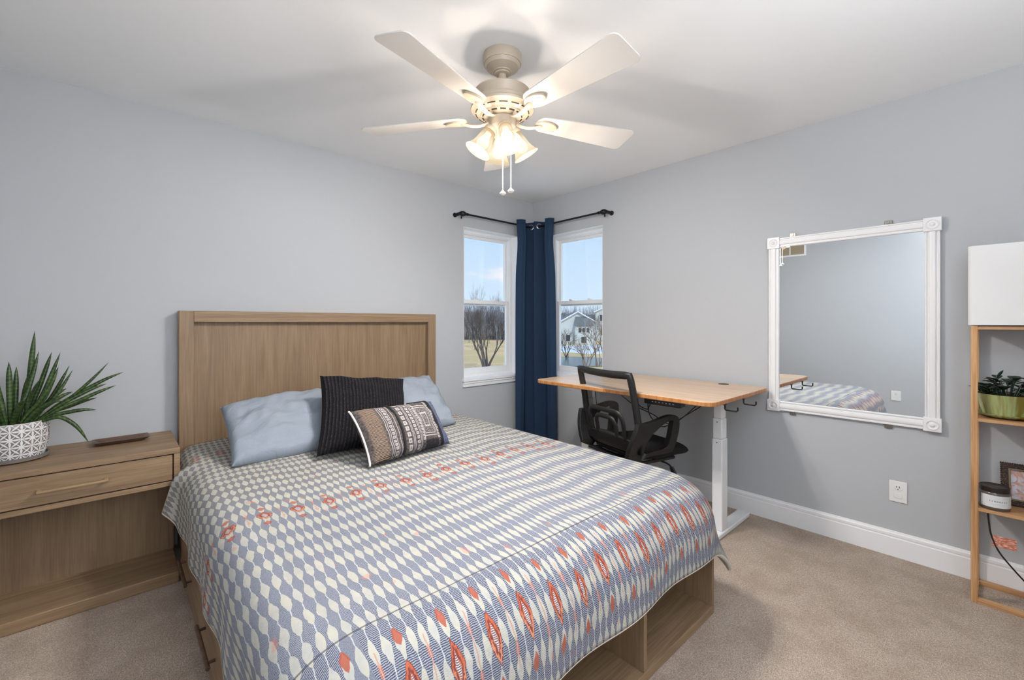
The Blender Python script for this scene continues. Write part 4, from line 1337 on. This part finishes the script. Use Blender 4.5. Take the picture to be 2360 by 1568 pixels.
# ------------------------------------------------------------------ ceiling fan
FX, FYc = -1.815, -1.634
fan = thing('ceiling_fan', 'ivory five blade ceiling fan with four lit bell glass shades', 'ceiling fan', (FX, FYc, H))
M_ivory = mat('ivory_enamel', (190, 176, 156), 0.35)
M_blade = mat('white_fan_blade', (214, 209, 203), 0.45)
def F(z): return z - H
bm = bmesh.new()
lathe(bm, [(0.0001, 0.0), (0.0845, 0.0), (0.086, F(2.434)), (0.0845, F(2.405)), (0.082, F(2.398)), (0.079, F(2.398)), (0.077, F(2.393)), (0.072, F(2.383)), (0.042, F(2.366)), (0.041, F(2.362)), (0.034, F(2.360)), (0.033, F(2.355)), (0.026, F(2.353)), (0.0001, F(2.353))], 64)
finish(bm, 'canopy', M_ivory, fan, angle=25)
bm = bmesh.new(); lathe(bm, [(0.0001, F(2.356)), (0.018, F(2.356)), (0.018, F(2.25)), (0.0001, F(2.25))], 24); finish(bm, 'downrod', M_ivory, fan)
bm = bmesh.new()
lathe(bm, [(0.019, F(2.283)), (0.06, F(2.282)), (0.118, F(2.276)), (0.124, F(2.272)), (0.126, F(2.268)), (0.118, F(2.250)), (0.114, F(2.236)), (0.122, F(2.231)), (0.127, F(2.222)), (0.126, F(2.212)), (0.134, F(2.208)), (0.141, F(2.200)), (0.139, F(2.192)),
           (0.128, F(2.186)), (0.122, F(2.180)), (0.112, F(2.178)), (0.098, F(2.172)), (0.094, F(2.166)), (0.080, F(2.162)), (0.066, F(2.158)), (0.05, F(2.155)), (0.0001, F(2.155))], 72)
motor = finish(bm, 'motor_housing', M_ivory, fan, angle=25)
M_slot = mat('vent_slot_shadow', (60, 54, 48), 0.8)
bm = bmesh.new()
for n, r0_, r1_, z_, hw in ((14, 0.1155, 0.1205, 2.1785, 0.155), (14, 0.084, 0.090, 2.1628, 0.14)):
    for i in range(n):
        c_ = 2 * PI * i / n
        ring = []
        for j in range(7):
            a_ = c_ - hw + 2 * hw * j / 6
            ring.append([bm.verts.new((r * math.cos(a_), r * math.sin(a_), F(z_) + dz)) for r, dz in ((r0_, -0.0018), (r1_, -0.0005), (r1_, 0.004), (r0_, 0.004))])
        for p_, q_ in zip(ring, ring[1:]):
            for k in range(4): bm.faces.new((p_[k], p_[(k + 1) % 4], q_[(k + 1) % 4], q_[k]))
        bm.faces.new(ring[0]); bm.faces.new(ring[-1])
finish(bm, 'vent_slots', M_slot, motor, smooth=False)
bm = bmesh.new()
lathe(bm, [(0.0001, F(2.158)), (0.056, F(2.158)), (0.062, F(2.154)), (0.062, F(2.116)), (0.058, F(2.108)), (0.046, F(2.098)), (0.030, F(2.084)), (0.022, F(2.070)), (0.0001, F(2.066))], 48)
finish(bm, 'light_kit_hub', M_ivory, fan, angle=25)

TH0 = -2.859
ZB = F(2.166)
blade0 = None
for k in range(5):
    a_ = TH0 + k * 2 * PI / 5
    M = Matrix.Rotation(a_, 4, 'Z') @ Matrix.Translation((0, 0, ZB)) @ Matrix.Rotation(-0.198, 4, 'X')
    # blade outline, root narrow and round, tip broad with rounded corners
    out = []
    R0, R1 = 0.165, 0.668
    w0, w1 = 0.052, 0.079
    for i in range(9):
        q = PI / 2 + PI * i / 8
        out.append((R0 + 0.045 + 0.045 * math.cos(q), w0 * math.sin(q)))
    rc = 0.026
    for i in range(7):
        q = -PI / 2 + PI / 2 * i / 6
        out.append((R1 - rc + rc * math.cos(q), -w1 + rc + rc * math.sin(q)))
    for i in range(7):
        q = PI / 2 * i / 6
        out.append((R1 - rc + rc * math.cos(q), w1 - rc + rc * math.sin(q)))
    bm = bmesh.new(); prism(bm, out, -0.003, 0.003, M)
    bl = finish(bm, 'fan_blade', M_blade, fan, bevel=0.0012, angle=30)
    # iron: sweeps out from the hub and ends in a broad paddle under the blade
    bm = bmesh.new()
    Mi = Matrix.Rotation(a_, 4, 'Z')
    path = catmull([Mi @ Vector((0.060, 0, F(2.150))), Mi @ Vector((0.095, 0, F(2.138))), Mi @ Vector((0.135, 0, F(2.139))), Mi @ Vector((0.175, 0, F(2.150))), Mi @ Vector((0.205, 0, F(2.160)))], 6)
    tube(bm, path, lambda q: (0.85 + 0.45 * q * q) * (1 - 0.85 * max(0, (q - 0.78) / 0.22) ** 1.5), 10, flat=(0.0135, 0.0060), up=(0, 0, 1))
    pad = []
    for i in range(25):
        q = 2 * PI * i / 24
        if i == 24: break
        pad.append((0.215 + 0.055 * math.cos(q), 0.034 * math.sin(q) * (1 - 0.15 * math.cos(q))))
    Mp = Matrix.Rotation(a_, 4, 'Z') @ Matrix.Translation((0, 0, ZB)) @ Matrix.Rotation(-0.198, 4, 'X')
    prism(bm, pad, -0.013, -0.0032, Mp)
    finish(bm, 'blade_iron', M_ivory, bl, bevel=0.003, segs=3, angle=50)

# bell shades of frosted glass around the hub, each lit by its own bulb
M_bell = bpy.data.materials.new('frosted_amber_glass'); M_bell.use_nodes = True
t = M_bell.node_tree; t.nodes.clear()
zl = N(t, t.nodes.new('ShaderNodeUVMap').outputs[0]); _, zq, _ = sep(t, zl)
tq = t.nodes.new('ShaderNodeBsdfTransparent'); tq.inputs[0].default_value = (0.15, 0.135, 0.12, 1)
df = t.nodes.new('ShaderNodeBsdfDiffuse'); df.inputs[0].default_value = (0.80, 0.70, 0.56, 1)
em = t.nodes.new('ShaderNodeEmission')
# the glass glows most around the bulb and ambers towards the neck and the lip
glow = zq.ss(0.0, 0.42) * (1.0 - zq.ss(0.62, 1.0) * 0.55)
ec = mixc(t, glow, (0.62, 0.42, 0.22), (1.0, 0.86, 0.62))
t.links.new(ec.o, em.inputs[0]); em.inputs[1].default_value = 0.62
m2 = t.nodes.new('ShaderNodeMixShader'); m2.inputs[0].default_value = 0.99
ad = t.nodes.new('ShaderNodeAddShader')
t.links.new(df.outputs[0], m2.inputs[1]); t.links.new(tq.outputs[0], m2.inputs[2])
t.links.new(m2.outputs[0], ad.inputs[0]); t.links.new(em.outputs[0], ad.inputs[1])
oo = t.nodes.new('ShaderNodeOutputMaterial'); t.links.new(ad.outputs[0], oo.inputs[0])
M_bulb = bpy.data.materials.new('glowing_bulb'); M_bulb.use_nodes = True
t = M_bulb.node_tree; t.nodes.clear()
em = t.nodes.new('ShaderNodeEmission'); em.inputs[0].default_value = (1.0, 0.88, 0.68, 1); em.inputs[1].default_value = 4.0
oo = t.nodes.new('ShaderNodeOutputMaterial'); t.links.new(em.outputs[0], oo.inputs[0])
rv = Vector((math.cos(YAW), -math.sin(YAW), 0)); fv = Vector((math.sin(YAW), math.cos(YAW), 0))
for k in range(4):
    ph = R_(14) + k * PI / 2
    d_ = rv * math.sin(ph) - fv * math.cos(ph)           # first one faces the doorway corner
    tiltang = R_(31)
    ax = (d_ * math.sin(tiltang) + Vector((0, 0, -math.cos(tiltang)))).normalized()
    base = d_ * 0.050 + Vector((0, 0, F(2.106)))
    Mx = Matrix.Translation(base) @ ax.to_track_quat('Z', 'Y').to_matrix().to_4x4()
    bm = bmesh.new()
    lathe(bm, [(0.0001, -0.022), (0.016, -0.022), (0.022, -0.014), (0.030, 0.0), (0.031, 0.012), (0.0295, 0.014), (0.0001, 0.004)], 32, Mx)
    st_ = finish(bm, 'shade_fitter', M_ivory, fan, angle=40)
    bm = bmesh.new()
    pr = [(0.0275, 0.012), (0.031, 0.030), (0.034, 0.050), (0.037, 0.070), (0.042, 0.090), (0.051, 0.108), (0.060, 0.120)]
    lathe(bm, pr, 40, Mx)
    uvl = bm.loops.layers.uv.new('UVMap')
    inv = Mx.inverted()
    for fc in bm.faces:
        for lp_ in fc.loops: lp_[uvl].uv = (0.5, ((inv @ lp_.vert.co).z - 0.012) / 0.108)
    ls = finish(bm, 'glass_shade', M_bell, fan, angle=60)
    bm = bmesh.new()
    lathe(bm, [(0.0001, 0.020), (0.013, 0.022), (0.014, 0.040), (0.024, 0.062), (0.0265, 0.078), (0.022, 0.094), (0.012, 0.102), (0.0001, 0.104)], 24, Mx)
    finish(bm, 'light_bulb', M_bulb, ls)
    pd = bpy.data.lights.new('bulb_light', 'POINT'); pd.energy = LAMP_W; pd.color = LAMP_COLOR; pd.shadow_soft_size = 0.028
    po = bpy.data.objects.new('bulb_light', pd); COL.objects.link(po)
    po.location = Vector((FX, FYc, H)) + (Mx @ Vector((0, 0, 0.098)))
M_chain = mat('white_bead_chain', (228, 224, 216), 0.4)
for (sx, sy, zend) in ((0.0, -0.062, 1.815), (-0.037, -0.066, 1.826)):
    p_ = rv * (-sx if False else -sx) - fv * 0.045
    p_ = rv * (0.003 if sx == 0.0 else 0.038) - fv * 0.040
    bm = bmesh.new(); tube(bm, [p_ + Vector((0, 0, F(2.098))), p_ + Vector((0, 0, F(zend + 0.01)))], 0.0016, 6)
    pc_ = finish(bm, 'pull_chain', M_chain, fan)
    bm = bmesh.new(); lathe(bm, [(0.0001, 0.012), (0.004, 0.011), (0.006, 0.006), (0.012, 0.002), (0.0135, -0.003), (0.010, -0.008), (0.004, -0.011), (0.0001, -0.012)], 20, Matrix.Translation(p_ + Vector((0, 0, F(zend)))))
    finish(bm, 'chain_knob', M_chain, pc_)

# ------------------------------------------------------------------ outside
GZ = -2.9
M_lawn = mat('winter_lawn', (176, 170, 120), 0.95)
t = M_lawn.node_tree
co = coord(t)
setc(M_lawn, mixc(t, nz(t, co, 0.12, 3).ss(0.4, 0.6), lin((236, 200, 152)), lin((214, 188, 136))))
bm = bmesh.new(); bx(bm, -160, 240, 8, 240, GZ - 0.2, GZ); bx(bm, 8, 240, -120, 8, GZ - 0.2, GZ)
o = finish(bm, 'lawn', M_lawn, smooth=False); o['kind'] = 'structure'; o['label'] = 'pale winter lawn outside'

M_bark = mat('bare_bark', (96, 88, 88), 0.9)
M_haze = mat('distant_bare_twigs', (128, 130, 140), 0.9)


def grow(bm, p, d, L, r, depth, rnd, spread, segs=4):
    q = p + d * L
    m_ = p.lerp(q, 0.5) + Vector((rnd.uniform(-1, 1), rnd.uniform(-1, 1), rnd.uniform(-0.5, 0.5))) * L * 0.05
    tube(bm, [p, m_, q], lambda k: r * (1 - 0.45 * k), segs)
    if depth == 0: return
    n = 3 if depth > 2 else rnd.choice((2, 3, 3))
    for i in range(n):
        a_ = rnd.uniform(0, 2 * PI); s_ = rnd.uniform(0.25, 1.0) * spread
        side_ = d.cross(Vector((math.cos(a_), math.sin(a_), 0.3))).normalized()
        nd = (d * math.cos(s_) + side_ * math.sin(s_) + Vector((0, 0, 0.12))).normalized()
        grow(bm, p.lerp(q, rnd.uniform(0.75, 1.0)), nd, L * rnd.uniform(0.62, 0.85), r * 0.55, depth - 1, rnd, spread, 3)


def bare_tree(seed, h, r, depth, spread, m, stems=1):
    rnd = random.Random(seed)
    bm = bmesh.new()
    for i in range(stems):
        d_ = Vector((rnd.uniform(-0.45, 0.45), rnd.uniform(-0.45, 0.45), 1)).normalized() if stems > 1 else Vector((0, 0, 1))
        grow(bm, Vector((rnd.uniform(-0.15, 0.15) * (stems > 1), rnd.uniform(-0.15, 0.15) * (stems > 1), 0)), d_, h * (0.34 if stems > 1 else 0.30), r, depth, rnd, spread)
    return finish(bm, 'bare_tree', m, smooth=False)

def outside(px, dist, z=GZ):
    """a spot on the land, by compass bearing from the house corner and distance"""
    a_ = YAW + math.atan((px - 1180) / 1014.3)
    k = dist / math.cos(a_ - YAW)
    return Vector((CAM.x + math.sin(a_) * k, CAM.y + math.cos(a_) * k, z))

o = bare_tree(11, 5.2, 0.12, 6, 0.40, M_bark, 5)
o.location = outside(1121, 38); tag(o, 'bare many stemmed tree on the lawn outside the headboard window', 'tree', 'bare winter trees outside')
rnd = random.Random(8)
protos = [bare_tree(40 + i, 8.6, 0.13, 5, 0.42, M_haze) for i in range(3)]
k_ = 0
spots = []
for row, dist in enumerate((68, 78, 90)):
    for px in range(1052 + row * 13, 1215, 46): spots.append((px, dist, True))
for row, dist in enumerate((114, 126)):
    for px in range(1286 + row * 17, 1430, 38): spots.append((px, dist, False))
for px, dist, left in spots:
    o = protos[k_] if k_ < 3 else protos[k_ % 3].copy()
    if k_ >= 3: COL.objects.link(o)
    o.location = outside(px + rnd.uniform(-4, 4), dist + rnd.uniform(-1.5, 1.5))
    s_ = rnd.uniform(0.85, 1.1) * (1.0 if left else 0.8)
    o.scale = (s_ * 0.7, s_ * 0.7, s_ * 1.15); o.rotation_euler = (0, 0, rnd.uniform(0, 6.28))
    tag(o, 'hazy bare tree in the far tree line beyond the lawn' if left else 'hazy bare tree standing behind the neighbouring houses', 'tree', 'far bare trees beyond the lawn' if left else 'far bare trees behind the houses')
    k_ += 1
# woodland and brush behind
M_wood = mat('grey_winter_brush', (150, 152, 160), 1.0)
t = M_wood.node_tree
x, y, z = sep(t, coord(t))
setc(M_wood, mixc(t, nz(t, vec(t, x * 7.0, y * 7.0, z * 0.3), 1.0, 5, 0.65).ss(0.35, 0.65), lin((112, 110, 116)), lin((170, 172, 180))))
def ridge(px0, px1, dist, top, seed, n=170):
    bm = bmesh.new()
    rows_ = []
    for i in range(n + 1):
        px = px0 + (px1 - px0) * i / n
        c_ = outside(px, dist); c2 = outside(px, dist + 6)
        hh = top * (0.70 + 0.10 * noise.noise(Vector((px * 0.045, seed, 0))) + 0.05 * noise.noise(Vector((px * 0.35, seed, 2))) + 0.03 * noise.noise(Vector((px * 1.4, seed, 4))))
        rows_.append([bm.verts.new(c_), bm.verts.new(c_ + Vector((0, 0, hh * 0.55))), bm.verts.new(c_.lerp(c2, 0.05) + Vector((0, 0, hh))), bm.verts.new(c2)])
    for p_, q_ in zip(rows_, rows_[1:]):
        for k in range(3): bm.faces.new((p_[k], q_[k], q_[k + 1], p_[k + 1]))
    # bare stems and twigs standing in front of and above the solid part
    rr_ = random.Random(int(seed * 10))
    for i in range(int((px1 - px0) * 9)):
        px = rr_.uniform(px0, px1)
        c_ = outside(px, dist + rr_.uniform(-5, 3))
        hh = top * rr_.uniform(0.45, 1.12) * (0.92 + 0.14 * noise.noise(Vector((px * 0.06, seed, 0))))
        z0_ = hh * rr_.uniform(0.1, 0.6)
        lean = Vector((rr_.uniform(-1, 1), rr_.uniform(-1, 1), 0)) * 0.16 * (hh - z0_)
        tube(bm, [c_ + Vector((0, 0, z0_)), c_ + lean * 0.4 + Vector((0, 0, z0_ * 0.5 + hh * 0.5)), c_ + lean + Vector((0, 0, hh))], lambda k: 0.055 * (1 - 0.75 * k), 3)
    return bm
bm = ridge(560, 1245, 108, 9.6, 1.0, 520)
o = finish(bm, 'winter_brush', M_wood); o['kind'] = 'stuff'; o['label'] = 'grey winter brush along the far edge of the lawn'; o['category'] = 'brush'
tag(o, 'grey winter brush along the far edge of the lawn', 'brush')

o = finish(ridge(1255, 2000, 142, 9.6, 5.0, 560), 'winter_brush', M_wood); o['kind'] = 'stuff'
tag(o, 'grey winter brush on the rise behind the houses', 'brush')

M_siding = mat('white_siding', (214, 222, 226), 0.7)
t = M_siding.node_tree
x, y, z = sep(t, coord(t))
sdg = (z * 5.0).fract()
setc(M_siding, mixc(t, sdg.lt(0.12) * 0.35, lin((216, 223, 226)), lin((150, 158, 164))))
M_roof = mat('grey_shingles', (120, 126, 130), 0.9)
M_pane = mat('dark_window_glass', (58, 70, 82), 0.15)


def house(label, loc, rz, wd, dp, eave, peak, windows, bay=False):
    h = thing('house', label, 'house', loc, rz)
    bm = bmesh.new()
    # local: front faces -y, gable on the front
    out = [(-wd, 0), (wd, 0), (wd, eave), (0, peak), (-wd, eave)]
    Mr = Matrix.Rotation(R_(90), 4, 'X')
    prism(bm, out, -dp, 0, Mr)
    finish(bm, 'house_walls', M_siding, h, smooth=False)
    bm = bmesh.new()
    for s in (1, -1):
        v_ = [bm.verts.new(p) for p in ((s * (wd + 0.35), -0.35, eave - 0.18), (0, -0.35, peak + 0.12), (0, dp + 0.3, peak + 0.12), (s * (wd + 0.35), dp + 0.3, eave - 0.18))]
        w_ = [bm.verts.new((q.co.x, q.co.y, q.co.z + 0.16)) for q in v_]
        bm.faces.new(v_); bm.faces.new(w_)
        for i in range(4): bm.faces.new((v_[i], v_[(i + 1) % 4], w_[(i + 1) % 4], w_[i]))
    finish(bm, 'house_roof', M_roof, h, smooth=False)
    bm = bmesh.new()
    for s in (1, -1):
        tube(bm, [(s * (wd + 0.35), -0.36, eave - 0.12), (0, -0.36, peak + 0.18)], 0.14, 4)
    finish(bm, 'gable_trim', M_white, h, smooth=False)
    if bay:
        bm = bmesh.new(); bx(bm, -0.6, 2.6, -1.4, 0.0, 0.0, 3.6); finish(bm, 'bay_walls', M_siding, h, smooth=False)
        bm = bmesh.new()
        v_ = [bm.verts.new(p) for p in ((-0.8, -1.7, 3.5), (2.8, -1.7, 3.5), (2.4, 0.05, 5.2), (-0.4, 0.05, 5.2))]
        w_ = [bm.verts.new((q.co.x, q.co.y, q.co.z + 0.14)) for q in v_]
        bm.faces.new(v_); bm.faces.new(w_)
        for i in range(4): bm.faces.new((v_[i], v_[(i + 1) % 4], w_[(i + 1) % 4], w_[i]))
        finish(bm, 'bay_roof', M_roof, h, smooth=False)
    for (x_, y_, z_, hw, hh) in windows:
        fr2 = box('house_window', M_white, x_ - hw - 0.08, x_ + hw + 0.08, y_ - 0.05, y_ + 0.02, z_ - hh - 0.08, z_ + hh + 0.08, h, 0)
        box('house_window_pane', M_pane, x_ - hw, x_ + hw, y_ - 0.07, y_ - 0.045, z_ - hh, z_ + hh, fr2, 0)
    return h

hp = outside(1331, 84)
face = math.atan2(CAM.y - hp.y, CAM.x - hp.x) + PI / 2
house('white sided gabled house with a small grey roofed bay outside', hp + Vector((0, 0, 0.0)), face + R_(8), 3.4, 9, 4.2, 6.0,
      [(0.25, -1.4, 2.7, 0.28, 0.42), (1.0, -1.4, 2.7, 0.28, 0.42), (1.75, -1.4, 2.7, 0.28, 0.42), (-1.8, 0, 1.2, 0.35, 0.6), (1.0, -1.4, 0.9, 0.5, 0.6)], True)
hp = outside(1412, 99)
house('taller white sided house at the right edge of the window', hp, face - R_(4), 3.8, 9, 6.6, 8.2, [(-2.4, 0, 5.2, 0.4, 0.7), (-0.6, 0, 5.2, 0.4, 0.7), (-2.2, 0, 2.0, 0.4, 0.7)])
M_snow = mat('old_snow', (226, 232, 236), 0.8)
bm = bmesh.new()
rnd = random.Random(21)
ctr = outside(1345, 69)
loopv = []
for i in range(28):
    a_ = 2 * PI * i / 28
    rr2 = 8.2 * (1 + 0.18 * math.sin(3 * a_ + 1) + 0.08 * rnd.uniform(-1, 1))
    loopv.append(bm.verts.new(ctr + Vector((rr2 * 1.4 * math.cos(a_), rr2 * math.sin(a_), 0.02))))
bm.faces.new(loopv)
r_ = bmesh.ops.extrude_face_region(bm, geom=bm.faces[:])
for q in r_['geom']:
    if isinstance(q, bmesh.types.BMVert): q.co = ctr + (q.co - ctr) * 0.95 + Vector((0, 0, 0.18))
o = finish(bm, 'snow_patch', M_snow, smooth=False); o['kind'] = 'stuff'; tag(o, 'patch of old snow in front of the houses', 'snow')
M_pond = mat('dull_pond', (104, 116, 118), 0.25)
bm = bmesh.new()
ctr = outside(1316, 47)
vs = [bm.verts.new(ctr + Vector((5.5 * math.cos(2 * PI * i / 28) * (1 + 0.1 * math.sin(3 * i)), 6.0 * math.sin(2 * PI * i / 28), 0.03))) for i in range(28)]
bm.faces.new(vs)
r_ = bmesh.ops.extrude_face_region(bm, geom=bm.faces[:])
for q in r_['geom']:
    if isinstance(q, bmesh.types.BMVert): q.co += Vector((0, 0, 0.05))
o = finish(bm, 'pond_water', M_pond, smooth=False); o['kind'] = 'structure'; o['label'] = 'dull grey green pond'
# twiggy shrubs near the window
M_twig = mat('brown_twigs', (140, 122, 106), 0.9)
for i, (px, dist, h_, lab) in enumerate(((1378, 42, 5.2, 'bare brown shrub at the right edge of the window'), (1352, 40, 3.0, 'low twiggy shrub in front of the pond'), (1392, 50, 5.6, 'bare branching tree before the tall white house'), (1305, 50, 3.6, 'thin bare tree left of the gabled house'))):
    o = bare_tree(70 + i, h_, 0.06, 4, 0.75, M_twig if i < 2 else M_bark, 5)
    o.location = outside(px, dist); tag(o, lab, 'shrub' if i < 2 else 'tree')
